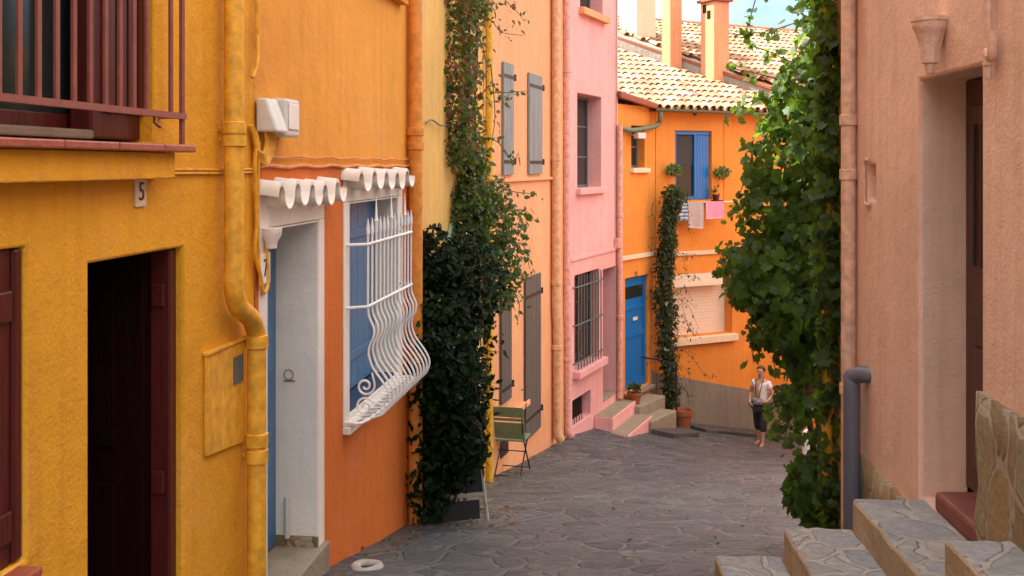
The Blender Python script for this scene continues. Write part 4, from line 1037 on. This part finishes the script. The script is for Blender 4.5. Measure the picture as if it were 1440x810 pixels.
for j in range(26):
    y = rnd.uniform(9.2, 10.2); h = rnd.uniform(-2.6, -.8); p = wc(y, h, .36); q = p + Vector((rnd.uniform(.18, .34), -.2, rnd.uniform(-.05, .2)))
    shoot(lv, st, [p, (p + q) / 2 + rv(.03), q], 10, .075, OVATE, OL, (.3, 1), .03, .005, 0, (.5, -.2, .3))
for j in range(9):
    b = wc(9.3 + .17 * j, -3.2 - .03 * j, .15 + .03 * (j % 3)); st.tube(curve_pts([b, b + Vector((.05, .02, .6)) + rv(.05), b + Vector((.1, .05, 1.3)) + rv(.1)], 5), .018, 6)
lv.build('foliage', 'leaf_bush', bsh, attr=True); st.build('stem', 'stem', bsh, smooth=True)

# --- left: tall creeper with brown dry vines
crp = thing('flowering_creeper', WL.P(sL(11.8), -3.4, .1), 'tall creeper with reddish dry vines climbing high up the ochre house', 'climbing plant')
lv, st = MB(), MB()
for (px, py, y, rx, ry, rz, n, br_, tn) in [(658, 12, 11.6, .27, .3, .2, 260, .15, (.2, .9)), (650, 60, 11.7, .22, .25, .24, 130, .6, (.1, .6)), (648, 115, 11.7, .22, .25, .24, 150, .75, (.1, .6)), (648, 170, 11.6, .24, .25, .25, 190, .45, (.1, .6)),
        (646, -5, 10.9, .26, .25, .2, 190, .2, (.2, .9)), (644, 45, 10.9, .25, .25, .22, 190, .35, (.1, .7)), (642, 100, 10.9, .24, .25, .22, 190, .5, (.1, .6)), (640, 155, 10.9, .24, .25, .22, 210, .4, (.1, .6)), (645, 205, 10.9, .26, .25, .22, 230, .2, (.1, .8)), (655, 225, 11.5, .25, .3, .25, 330, .15, (.1, .8)), (672, 275, 11.4, .34, .35, .26, 430, .06, (.1, .9)), (690, 320, 11.3, .36, .35, .26, 430, .03, (.1, .9)), (690, 370, 11.2, .36, .35, .26, 400, .02, (0, .8)), (694, 410, 11.1, .24, .3, .2, 200, .02, (.1, .9)), (655, 300, 11.2, .25, .3, .3, 280, .05, (0, .6)), (640, 210, 11.2, .1, .2, .25, 110, .4, (.1, .5)), (660, 440, 10.9, .28, .3, .25, 260, 0, (0, .5))]:
    clump(lv, at(px, py, y), (rx * 1.1, ry, rz * 1.1), int(n * 1.8), .068, OVATE, OL, tipdir=(.3, -.2, -.3), shell=.3, tone=tn, brown=br_, spread=.8)
def cs(pts, n, brown=.0, tone=(.2, 1), size=.075): shoot(lv, st, [at(*p) for p in pts], n, size, OVATE, OL, tone, .04, .007, brown, (.5, -.2, -.3))
cs([(670, 10, 11.6), (700, -5, 11.7), (725, 15, 11.8), (738, 30, 11.8)], 26, .25); cs([(665, 20, 11.6), (690, 28, 11.7), (705, 45, 11.8), (735, 50, 11.8)], 22, .2); cs([(670, 40, 11.6), (682, 80, 11.6), (684, 130, 11.6)], 20, .55)
cs([(690, 130, 11.6), (712, 130, 11.7), (740, 128, 11.8)], 14, .2); cs([(665, 150, 11.6), (690, 120, 11.7), (705, 140, 11.7), (712, 150, 11.7)], 16, .2); cs([(668, 190, 11.5), (700, 200, 11.6), (720, 225, 11.6), (730, 215, 11.6)], 20)
cs([(690, 260, 11.4), (725, 270, 11.5), (752, 272, 11.5)], 18); cs([(700, 300, 11.3), (735, 295, 11.4), (752, 310, 11.4)], 20); cs([(705, 340, 11.2), (735, 345, 11.3), (745, 378, 11.3)], 20); cs([(705, 400, 11.1), (728, 420, 11.1), (730, 445, 11.1)], 18)
cs([(700, 380, 11.2), (725, 385, 11.2), (748, 392, 11.2)], 12); cs([(640, 250, 11.4), (622, 200, 11.3), (618, 120, 11.3), (622, 60, 11.3)], 26, .5, (.1, .5)); cs([(690, 90, 11.6), (696, 160, 11.6), (690, 210, 11.6)], 18, .5)
lv.build('foliage', 'leaf_creeper', crp, attr=True)
for j in range(9):
    px = 628 + 5.5 * j; pts = [at(px + 10, 470, 11.0), at(px + 14 + rnd.uniform(-8, 8), 330, 11.4), at(px + rnd.uniform(-6, 6), 200, 11.6), at(px + rnd.uniform(-6, 6), 80, 11.75), at(px + rnd.uniform(-6, 6), -30, 11.8)]
    st.tube(curve_pts(pts, 8), .010 + .006 * rnd.random(), 6)
st.build('stem', 'stem', crp, smooth=True)
ps_ = MB(); ps_.tube(curve_pts([at(640, 300, 11.5), at(630, 180, 11.55), at(634, 90, 11.6), at(630, -30, 11.6)], 12), .028, 7)
pp = []
for k in range(90):
    t = k / 89; c = at(632 + 3 * math.sin(t * 9), 240 - 270 * t, 11.57); a = t * 70
    pp.append(c + Vector((.036 * math.cos(a), .036 * math.sin(a), 0)))
ps_.tube(pp, .014, 5); ps_.build('twisted_trunk', 'stem_pale', crp, smooth=True)

# --- climber on the corner house
jas = thing('jasmine_climber', CL.P(1.3, -5.2, .95), 'slim dark climber growing up the orange corner beside the blue door', 'climbing plant')
lv, st = MB(), MB(); OJ = Vector((.1, -.9, .3))
trunk = [(948, 590), (944, 520), (934, 450), (934, 390), (938, 340), (943, 300), (950, 262)]
DJ = 22.4
for i in range(len(trunk) - 1):
    (x0, y0), (x1, y1) = trunk[i], trunk[i + 1]
    for t in (0, .33, .66):
        wd_ = (.20, .24, .26, .22, .2, .26)[i] * rnd.uniform(.65, 1.15)
        clump(lv, at(x0 + (x1 - x0) * t + rnd.uniform(-3, 3), y0 + (y1 - y0) * t, DJ), (wd_ * .95, .2, .26), 300, .09, OVATE, OJ, shell=.3, tone=(0, .8), spread=.9, brown=.015)
clump(lv, at(958, 272, DJ), (.25, .2, .2), 90, .09, NARROW, OJ, shell=.3, tone=(.2, 1), brown=.03)
def js(pts, n): shoot(lv, st, [at(x, y, DJ - .1) for x, y in pts], n, .085, NARROW, OJ, (.3, 1), .05, .006, .02)
js([(940, 400), (955, 385), (972, 388), (980, 392)], 22); js([(940, 350), (958, 360), (965, 385)], 16); js([(942, 450), (965, 455), (978, 475)], 24); js([(940, 480), (970, 500), (990, 525), (1005, 530)], 18); js([(945, 510), (965, 520), (972, 545)], 24)
js([(935, 330), (920, 335), (915, 350)], 14); js([(935, 400), (920, 380), (914, 375)], 12); js([(945, 300), (965, 310), (972, 330)], 14); js([(945, 540), (962, 545), (970, 560)], 16); js([(936, 440), (955, 420), (962, 440), (968, 460)], 20)
for j in range(22):
    x_, y_ = rnd.uniform(930, 950), rnd.uniform(270, 570); sg = 1 if rnd.random() < .65 else -1
    js([(x_, y_), (x_ + sg * rnd.uniform(10, 22), y_ - rnd.uniform(-6, 14)), (x_ + sg * rnd.uniform(20, 40), y_ + rnd.uniform(0, 26))], 13)
lv.build('foliage', 'leaf_jas', jas, attr=True)
st.tube(curve_pts([at(x, y, DJ + .05) for x, y in [(948, 598)] + trunk], 6), .03, 7); st.build('stem', 'stem', jas, smooth=True)

# --- pots
def pot(name, c, r, h, label, leaves=0, bare=False):
    t = thing(name, c, label, 'plant pot')
    mb = MB(); mb.lathe(c, [(0, 0), (r * .68, 0), (r * .95, h * .78), (r * 1.08, h * .78), (r * 1.1, h), (r * .95, h), (r * .9, h * .86), (0, h * .86)], 18); b = mb.build('pot', 'terracotta', t, smooth=True)
    if leaves:
        lv = MB(); clump(lv, Vector(c) + Vector((0, 0, h + .07)), (r * .9, r * .9, .1), leaves, .09, OVATE, (0, -.5, .6), tipdir=(0, 0, .6), shell=.2, tone=(0, .7)); lv.build('foliage', 'leaf_jas', t, attr=True)
    return t
pot('potted_plant', CL.P(.17, -4.736, .30), .14, .22, 'small terracotta pot with dark seedlings on the grey step by the blue door', 40)
pot('plant_pot', CL.P(1.36, lane_h(*cp(CL, 1.36, .95)) - .02, .82), .19, .48, 'tall terracotta pot on the ground behind the black handrail', 0)
def ballplant(px, py, label):
    c = CR.P(CR.s_(px, .16), rh(px, py), .16); t = thing('hanging_plant', c, label, 'hanging plant', 'round green plants on the orange wall')
    lv = MB(); clump(lv, c, (.17, .13, .14), 260, .07, OVATE, (.2, -.7, .4), tipdir=(0, -.3, -.5), shell=.3, tone=(0, 1), spread=.8); lv.build('foliage', 'leaf_ball', t, attr=True)
    mb = MB(); mb.lathe(c - Vector((0, 0, .15)), [(0, 0), (.06, 0), (.09, .12), (.0, .12)], 12); mb.build('pot', 'terracotta', t, smooth=True)
    mb = MB(); mb.tube([c + CR.n * -.155, c + Vector((0, 0, -.02))], .012, 6); mb.build('bracket', 'iron', t)
ballplant(947, 238, 'round green hanging plant left of the open blue window'); ballplant(1016, 241, 'round green hanging plant right of the blue shutter')
pt = CR.P(CR.s_(1007, .1), rh(1007, 281), .10)
t = thing('window_plant', pt, 'small reddish plant in a dark pot on the end of the blue window sill', 'plant pot')
mb = MB(); mb.lathe(pt, [(0, 0), (.06, 0), (.08, .12), (0, .11)], 12); mb.build('pot', 'brownwood', t, smooth=True)
lv = MB(); clump(lv, pt + Vector((0, 0, .2)), (.1, .08, .12), 34, .07, OVATE, (0, -.5, .5), tipdir=(0, 0, 1), shell=.2, tone=(0, .6), brown=.4); lv.build('foliage', 'leaf_creeper', t, attr=True)
slab_t = MB(); slab_t.wbox(CR, CR.s_(1007, .1) - .12, CR.s_(1007, .1) + .12, rh(1007, 281) - .03, rh(1007, 281) - .002, 0, .2); slab_t.build('shelf', 'iron', t)
# --- washing line and laundry
LO = .30; ls0, ls1 = CR.s_(953, LO), CR.s_(1046, LO); lhh = rh(990, 284) + .01
wl_ = thing('drying_rack', CR.P(ls0, lhh, LO), 'thin white drying rack fixed below the open blue window', 'drying rack')
mb = MB()
for o_ in (LO, LO - .12): mb.tube([CR.P(ls0, lhh, o_), CR.P(ls1, lhh, o_)], .008, 6)
mb.build('line', 'white_paint', wl_, smooth=True)
mb = MB()
for a in (ls0 + .02, CR.s_(1003, LO), ls1 - .02): mb.tube([CR.P(a, lhh, LO), CR.P(a, lhh, 0), CR.P(a, lhh - .12, 0)], .008, 6)
mb.build('bracket', 'iron', wl_)
def towel(px0, px1, py1, mat, label, name, off=.0, skew=0, rim=None):
    a, b = CR.s_(px0, LO), CR.s_(px1, LO); hb = rh((px0 + px1) / 2, py1); n, mrow = 14, 12; mb = MB(); vs = []; fs = []
    for lay in (0, 1):
        for j in range(mrow + 1):
            for i in range(n + 1):
                u, v = i / n, j / mrow
                z = lhh + .012 - (lhh + .012 - hb + skew * u * .08) * v
                o_ = LO + .013 + off + .022 * math.sin(u * 9 + off * 40) * v - lay * .006
                vs.append(CR.P(a + (b - a) * u + .012 * math.sin(v * 3 + off * 9), z + (0 if j else -.004 * (u - .5) ** 2), o_))
    w = n + 1; K = (mrow + 1) * w
    for j in range(mrow):
        for i in range(n):
            q = j * w + i; fs += [(q, q + w, q + w + 1, q + 1), (K + q, K + q + 1, K + q + w + 1, K + q + w)]
    rimv = [j * w for j in range(mrow + 1)] + [mrow * w + i for i in range(1, w)] + [j * w + n for j in range(mrow - 1, -1, -1)]
    fs += [(rimv[i], rimv[i + 1], K + rimv[i + 1], K + rimv[i]) for i in range(len(rimv) - 1)]
    mb.add(vs, fs)
    # short back fall over the line
    mb.add([CR.P(a, lhh + .012, LO + .010 + off), CR.P(b, lhh + .012, LO + .010 + off), CR.P(b, lhh - .1, LO - .03), CR.P(a, lhh - .1, LO - .03)], [(0, 1, 2, 3)])
    t = mb.build(name, mat, None, smooth='all'); tag(t, label, 'towel', 'washing hung under the blue window')
    if rim:
        m2 = MB(); m2.tube([CR.P(a + .015, lhh - .02, LO + .03), CR.P(a + .015, hb + .02, LO + .05), CR.P(b - .02, hb + .01 - skew * .08, LO + .05), CR.P(b - .02, lhh - .02, LO + .03)], .008, 5); m2.build('trim', rim, t)
towel(953, 966, 309, 'towel_blue', 'blue and white striped towel hanging at the left of the washing', 'towel', .0)
towel(966, 988, 318, 'towel_grey', 'plain greyish towel hanging longest in the middle of the washing', 'towel', .02, .5)
towel(991, 1017, 307, 'towel_pink', 'bright pink towel with pale trim hanging on the right of the washing', 'towel', .01, -.3, 'towel_rim')

# ------------------------------------------------------------------ chair, easel, ring
def bistro():
    px, Y = 716, 14.15
    x = U(px) * Y; z = lane_h(x, Y)
    rt = thing('folding_chair', (x, Y, z), 'faded green folding bistro chair standing by the peach wall', 'chair')
    rt.rotation_euler = (0, 0, R(-14))
    mat = Matrix.Translation((x, Y, z)) @ Matrix.Rotation(R(-14), 4, 'Z')
    def B(name, mb, m, par=rt, **k):
        mb.v = [tuple(mat @ Vector(v)) for v in mb.v]; return mb.build(name, m, par, **k)
    W2 = .20
    for sx in (-1, 1):
        m = MB(); m.tube([(sx * W2, .36, 0), (sx * W2, .0, .47), (sx * W2, -.07, .62), (sx * W2, -.13, .93)], .011, 6); B('leg', m, 'iron', smooth=True)
        m = MB(); m.tube([(sx * (W2 - .025), -.10, 0), (sx * (W2 - .025), .34, .46)], .011, 6); B('leg', m, 'iron', smooth=True)
    for yy, hh in ((-.09, .02), (.34, .03), (.12, .30)):
        m = MB(); m.tube([(-W2, yy, hh), (W2, yy, hh)], .008, 6); B('stretcher', m, 'iron')
    m = MB()
    for k in range(6): m.box((0, .0 + k * .072, .47), (.42, .058, .018))
    B('seat', m, 'greenpaint', bevel=.004)
    for (h0, h1) in ((.80, .94), (.745, .785), (.50, .725)):
        m = MB(); yb = lambda h: -.012 - .12 * (h - .47) / .46
        m.hexa([(-.225, yb(h0) - .02, h0), (.225, yb(h0) - .02, h0), (.225, yb(h0), h0), (-.225, yb(h0), h0), (-.225, yb(h1) - .02, h1), (.225, yb(h1) - .02, h1), (.225, yb(h1), h1), (-.225, yb(h1), h1)])
        B('backrest_slat', m, 'greenpaint', bevel=.006)
bistro()
def easel():
    x, Y = -.52, 9.35; z = lane_h(x, Y)
    rt = thing('menu_board', (x, Y, z), 'black menu board on a white easel half buried in the dark bush', 'sign board')
    mat = Matrix.Translation((x, Y, z)) @ Matrix.Rotation(R(18), 4, 'Z')
    def B(name, mb, m, **k):
        mb.v = [tuple(mat @ Vector(v)) for v in mb.v]; return mb.build(name, m, rt, **k)
    for sx in (-1, 1):
        m = MB(); m.tube([(sx * .27 + .01 * sx, -.14, 0), (sx * .20, .0, .95)], .016, 6); B('leg', m, 'dull_white', smooth=True)
    m = MB(); m.tube([(0, .35, 0), (0, .02, .93)], .016, 6); B('leg', m, 'dull_white', smooth=True)
    m = MB(); m.box((0, -.10, .24), (.56, .03, .03)); B('ledge', m, 'dull_white', bevel=.004)
    m = MB(); m.box((0, -.06, .52), (.5, .02, .52), Matrix.Rotation(R(-8), 3, 'X')); B('board', m, 'blackboard', bevel=.004)
    m = MB(); m.box((-.02, -.12, .12), (.46, .02, .16), Matrix.Rotation(R(-8), 3, 'X')); B('lower_board', m, 'blackboard', bevel=.004)
easel()
mb = MB(); cx_, cy_ = U(515) * 6.72, 6.72; cz_ = lane_h(cx_, cy_)
vs = []; fs = []; n, k_ = 28, 8
for i in range(n):
    a = 2 * math.pi * i / n; rr = .062 + .006 * math.sin(3 * a + 1) ; zz = .028 + .006 * math.sin(2 * a)
    for j in range(k_):
        b = 2 * math.pi * j / k_; q = rr + .03 * math.cos(b); vs.append((cx_ + q * math.cos(a) * 1.15, cy_ + q * math.sin(a) * 1.2, cz_ + zz * .3 + .022 * math.sin(b)))
for i in range(n):
    for j in range(k_): fs.append((i * k_ + j, ((i + 1) % n) * k_ + j, ((i + 1) % n) * k_ + (j + 1) % k_, i * k_ + (j + 1) % k_))
mb.add(vs, fs); tag(mb.build('stone_ring', 'dull_white', None, smooth='all'), 'small whitish stone ring lying on the paving below the orange wall', 'stone')

lv = MB()
for k in range(420):
    z_ = rnd.random()
    if z_ < .55: y = rnd.uniform(7, 17); x = x_left(y) + abs(rnd.gauss(.03, .16)) + .03
    elif z_ < .8: y = rnd.uniform(8.6, 10.3); x = x_left(y) + rnd.uniform(.05, .9)
    else: y = rnd.uniform(6.5, 14); x = rnd.uniform(.6, 2.2) * (y / 9)
    leaf(lv, (x, y, lane_h(x, y) + .012), (rnd.gauss(0, .25), rnd.gauss(0, .25), 1), rv(1), rnd.uniform(.025, .07), OVATE, (rnd.random(), 1 if rnd.random() < .6 else 0, 0))
tag(lv.build('fallen_leaves', 'leaf_creeper', None, attr=True), kind='stuff')
# ------------------------------------------------------------------ woman walking
def skin_mesh(name, verts, edges, radii, mat, parent, sub=2, root=0):
    me = bpy.data.meshes.new(name); me.from_pydata(verts, edges, []); me.update()
    o = bpy.data.objects.new(name, me); COL.objects.link(o)
    sk = o.modifiers.new('skin', 'SKIN'); 
    if not me.skin_vertices: me.attributes.new('skin', 'FLOAT', 'POINT')
    for i, v in enumerate(me.skin_vertices[0].data):
        r = radii[i]; v.radius = r if isinstance(r, tuple) else (r, r); v.use_root = (i == root)
    sk.use_smooth_shade = True
    sd = o.modifiers.new('sub', 'SUBSURF'); sd.levels = sub; sd.render_levels = sub
    bpy.context.view_layer.update()
    m2 = bpy.data.meshes.new_from_object(o.evaluated_get(bpy.context.evaluated_depsgraph_get()))
    bpy.data.objects.remove(o); m2.name = name
    m2.materials.clear(); m2.materials.append(M[mat])
    for p_ in m2.polygons: p_.use_smooth = True; p_.material_index = 0
    ob = bpy.data.objects.new(name, m2); COL.objects.link(ob)
    if parent is not None: child(ob, parent)
    return ob
def ensure_skin(me):
    bm = bmesh.new(); bm.from_mesh(me); bm.verts.layers.skin.verify(); bm.to_mesh(me); bm.free()
def woman():
    Y = 21.75; x = U(1070) * Y; z = lane_h(x, Y); S = 1.0
    rt = thing('person', (x, Y, z), 'woman in a white blouse and dark cropped trousers walking with one hand at her waist', 'person')
    T = Matrix.Translation((x, Y, z)) @ Matrix.Rotation(R(-38), 4, 'Z') @ Matrix.Scale(S, 4)     # local: faces -Y, +X is her left
    def tv(p): return tuple(T @ Vector(p))
    V = {}; vs = []; rs = []; es = []
    def a(n, p, r, to=None):
        V[n] = len(vs); vs.append(tv(p)); rs.append(r if isinstance(r, tuple) else (r, r))
        if to: es.append((V[to], V[n]))
    a('pelvis', (0, 0, .86), (.15, .11)); a('waist', (0, 0, 1.0), (.13, .095), 'pelvis'); a('chest', (0, .01, 1.18), (.15, .105), 'waist'); a('yoke', (0, .02, 1.31), (.11, .075), 'chest'); a('neck', (0, .0, 1.38), .048, 'yoke'); a('chin', (0, -.02, 1.44), .055, 'neck'); a('head', (0, -.015, 1.52), (.078, .092), 'chin'); a('crown', (0, -.005, 1.585), (.06, .07), 'head')
    for s, nm in ((1, 'l'), (-1, 'r')):
        a('sh' + nm, (s * .15, .02, 1.29), .05, 'yoke')
        el = (s * .24, .06, 1.03) if s > 0 else (-.26, .07, 1.04); a('el' + nm, el, .038, 'sh' + nm)
        wr = (.17, -.13, .93) if s > 0 else (-.19, -.12, .88); a('wr' + nm, wr, .026, 'el' + nm)
        hd = (.11, -.18, .93) if s > 0 else (-.15, -.17, .85); a('hd' + nm, hd, (.036, .02), 'wr' + nm)
        for i in range(4):
            f = Vector(hd) + Vector((-s * .03, -.015, .022 - .014 * i)); a('f%s%d' % (nm, i), f, .0085, 'hd' + nm); a('g%s%d' % (nm, i), f + Vector((-s * .03, .01 , -.008)), .0075, 'f%s%d' % (nm, i))
        a('th' + nm, Vector(hd) + Vector((-s * .005, -.01, .04)), .0095, 'hd' + nm)
        fy = -.11 if s > 0 else .09
        a('hip' + nm, (s * .085, 0, .80), .095, 'pelvis'); a('kn' + nm, (s * .09, fy * .55 - .02, .46), .058, 'hip' + nm); a('cf' + nm, (s * .09, fy * .8, .30), .050, 'kn' + nm); a('an' + nm, (s * .09, fy, .08), .033, 'cf' + nm); a('he' + nm, (s * .09, fy - .03, .04), .035, 'an' + nm); a('to' + nm, (s * .10, fy - .15, .025), (.038, .02), 'he' + nm)
    def grow(name, names, rad, mat, par):
        idx = {n: i for i, n in enumerate(names)}; vv = [vs[V[n]] for n in names]
        ee = [(idx[n1], idx[n2]) for (p, q) in es for n1 in [inv[p]] for n2 in [inv[q]] if n1 in idx and n2 in idx]
        me = bpy.data.meshes.new(name); me.from_pydata(vv, ee, []); ensure_skin(me)
        o = bpy.data.objects.new(name, me); COL.objects.link(o)
        for i, n in enumerate(names):
            r = rs[V[n]]; k = rad(n); me.skin_vertices[0].data[i].radius = (r[0] * k[0] + k[1], r[1] * k[0] + k[1]); me.skin_vertices[0].data[i].use_root = (i == 0)
        o.modifiers.new('skin', 'SKIN'); sd = o.modifiers.new('sub', 'SUBSURF'); sd.levels = sd.render_levels = 2
        bpy.context.view_layer.update()
        m2 = bpy.data.meshes.new_from_object(o.evaluated_get(bpy.context.evaluated_depsgraph_get())); bpy.data.objects.remove(o); m2.name = name
        m2.materials.clear(); m2.materials.append(M[mat])
        for p_ in m2.polygons: p_.use_smooth = True
        ob = bpy.data.objects.new(name, m2); COL.objects.link(ob); child(ob, par); return ob
    inv = {i: n for n, i in V.items()}
    grow('body', list(V), lambda n: (1, 0), 'skin', rt)
    # shirt: shell on torso and upper arms
    for s, nm in ((1, 'l'), (-1, 'r')):
        p = (Vector(vs[V['sh' + nm]]) + Vector(vs[V['el' + nm]])) * .5
        V['sl' + nm] = len(vs); vs.append(tuple(p)); rs.append((.052, .052)); es.append((V['sh' + nm], V['sl' + nm]))
    V['hem'] = len(vs); vs.append(tv((0, 0, .84))); rs.append((.175, .13)); es.append((V['waist'], V['hem']))
    inv.update({i: n for n, i in V.items()})
    grow('blouse', ['waist', 'hem', 'chest', 'yoke', 'shl', 'shr', 'slr', 'sll'], lambda n: (1.0, .013), 'shirt', rt)
    grow('trousers', ['pelvis', 'hipl', 'hipr', 'knl', 'knr', 'cfl', 'cfr'], lambda n: (1.0, .022), 'trousers', rt)
    for nm in 'lr':
        h, t_ = Vector(vs[V['he' + nm]]), Vector(vs[V['to' + nm]])
        m = MB(); d = (t_ - h); d.z = 0; sd = Vector((0, 0, 1)).cross(d).normalized() * .042; dn = d.normalized()
        h0 = Vector((h.x, h.y, z + .001)) - dn * .04; t0 = Vector((t_.x, t_.y, z + .001)) + dn * .04
        m.prism([h0 - sd * .8, h0 + sd * .8, (h0 + t0) / 2 + sd, t0 + sd * .7, t0 + dn * .02, t0 - sd * .7, (h0 + t0) / 2 - sd], (0, 0, .02)); m.build('sandal', 'sandal', rt, bevel=.004)
    # hair cap and face
    m = MB(); c = Vector((0, .012, 1.545)); n1, n2 = 14, 10; vv = []; ff = []
    for j in range(n2 + 1):
        for i in range(n1):
            th = 2 * math.pi * i / n1; k = 1.0 + .04 * math.sin(5 * th + j)
            bk_ = smooth((math.sin(th) + .75) / .9); pm = math.pi * (.30 + .44 * bk_); ph_ = pm * j / n2
            vv.append(tv(c + Vector((.086 * math.sin(ph_) * math.cos(th) * k, .103 * math.sin(ph_) * math.sin(th) * k, .084 * math.cos(ph_)))))
    for j in range(n2):
        for i in range(n1): ff.append((j * n1 + i, j * n1 + (i + 1) % n1, (j + 1) * n1 + (i + 1) % n1, (j + 1) * n1 + i))
    m.add(vv, ff); m.build('hair', 'hair', rt, smooth='all')
    m = MB()
    for s in (-1, 1): m.box(tv((s * .03, -.103, 1.515)), (.018, .012, .010))
    m.build('eye', 'ink', rt)
    m = MB(); m.tube([tv((0, -.10, 1.52)), tv((0, -.122, 1.485)), tv((0, -.10, 1.478))], [.008, .013, .008], 6); m.build('nose', 'skin', rt, smooth=True)
    m = MB(); m.box(tv((0, -.088, 1.448)), (.04, .01, .008)); m.build('mouth', 'redtile', rt)
    bg = thing('waist_bag', tv((.02, -.16, .94)), 'small grey waist bag with pale buckle carried at the woman\'s front', 'bag')
    m = MB(); m.box(tv((.03, -.17, .93)), (.20, .08, .13), Matrix.Rotation(R(-25), 3, 'Z')); m.build('pouch', 'bagcloth', bg, bevel=.03)
    m = MB(); m.tube([tv((.03, -.16, .99)), tv((.06, -.15, 1.15)), tv((.08, -.10, 1.32)), tv((.07, .0, 1.40)), tv((-.02, .08, 1.39)), tv((-.08, -.06, 1.34)), tv((-.05, -.15, 1.15)), tv((.0, -.16, .99))], .008, 5); m.build('strap', 'iron', bg)
    m = MB(); m.box(tv((.05, -.215, .95)), (.06, .012, .02)); m.build('buckle', 'plastic', bg)
woman()

# ------------------------------------------------------------------ light, sky, camera
el, sv_ = R(47), Vector((-.92, .28, 0)).normalized()
to_sun = Vector((sv_.x * math.cos(el), sv_.y * math.cos(el), math.sin(el)))
su = bpy.data.lights.new('sun', 'SUN'); su.energy = 3.0; su.angle = R(.53); su.color = (1, .95, .86)
so = bpy.data.objects.new('sun', su); COL.objects.link(so); so.rotation_euler = to_sun.to_track_quat('Z', 'Y').to_euler(); so.location = (0, 0, 30)
w = bpy.data.worlds.new('World'); scene.world = w; w.use_nodes = True; nt = w.node_tree
bg = nt.nodes['Background']; sky = nt.nodes.new('ShaderNodeTexSky'); sky.sky_type = 'NISHITA'; sky.sun_disc = False
sky.sun_elevation = el; sky.sun_rotation = math.atan2(to_sun.x, to_sun.y); sky.air_density = 1.0; sky.dust_density = .8; sky.altitude = 50
tc = nt.nodes.new('ShaderNodeTexCoord'); nz = noise(nt, scaled(nt, tc.outputs['Generated'], (1, 1, 2.2)), 3.2, 8, .6)
cl = ramp(nt, nz, [(.40, .25), (.58, 1.0)])
cm = mixc(nt, cl, sky.outputs[0], (8.0, 7.5, 6.9))
sx_ = nt.nodes.new('ShaderNodeSeparateXYZ'); nt.links.new(tc.outputs['Generated'], sx_.inputs[0])
cm = mixc(nt, 1.0, cm, ramp(nt, sx_.outputs[2], [(.0, (.26, .33, .42)), (.20, (.30, .38, .48)), (.42, (1, 1, 1))]), 'MULTIPLY')
nt.links.new(cm, bg.inputs[0]); bg.inputs[1].default_value = .10
cam = bpy.data.cameras.new('camera'); co = bpy.data.objects.new('camera', cam); COL.objects.link(co)
cam.sensor_width = 36; cam.lens = F / 1440 * 36; cam.shift_y = -(405 - HY) / 1440; cam.clip_end = 20000; cam.clip_start = .05
co.location = (0, 0, 0); co.rotation_euler = (R(90), 0, 0); scene.camera = co
vs_ = scene.view_settings; vs_.view_transform = 'Standard'; vs_.look = 'None'; vs_.gamma = 1; vs_.use_curve_mapping = False; vs_.exposure = 2.38
scene.cycles.max_bounces = 10; scene.cycles.diffuse_bounces = 6; scene.cycles.use_denoising = True
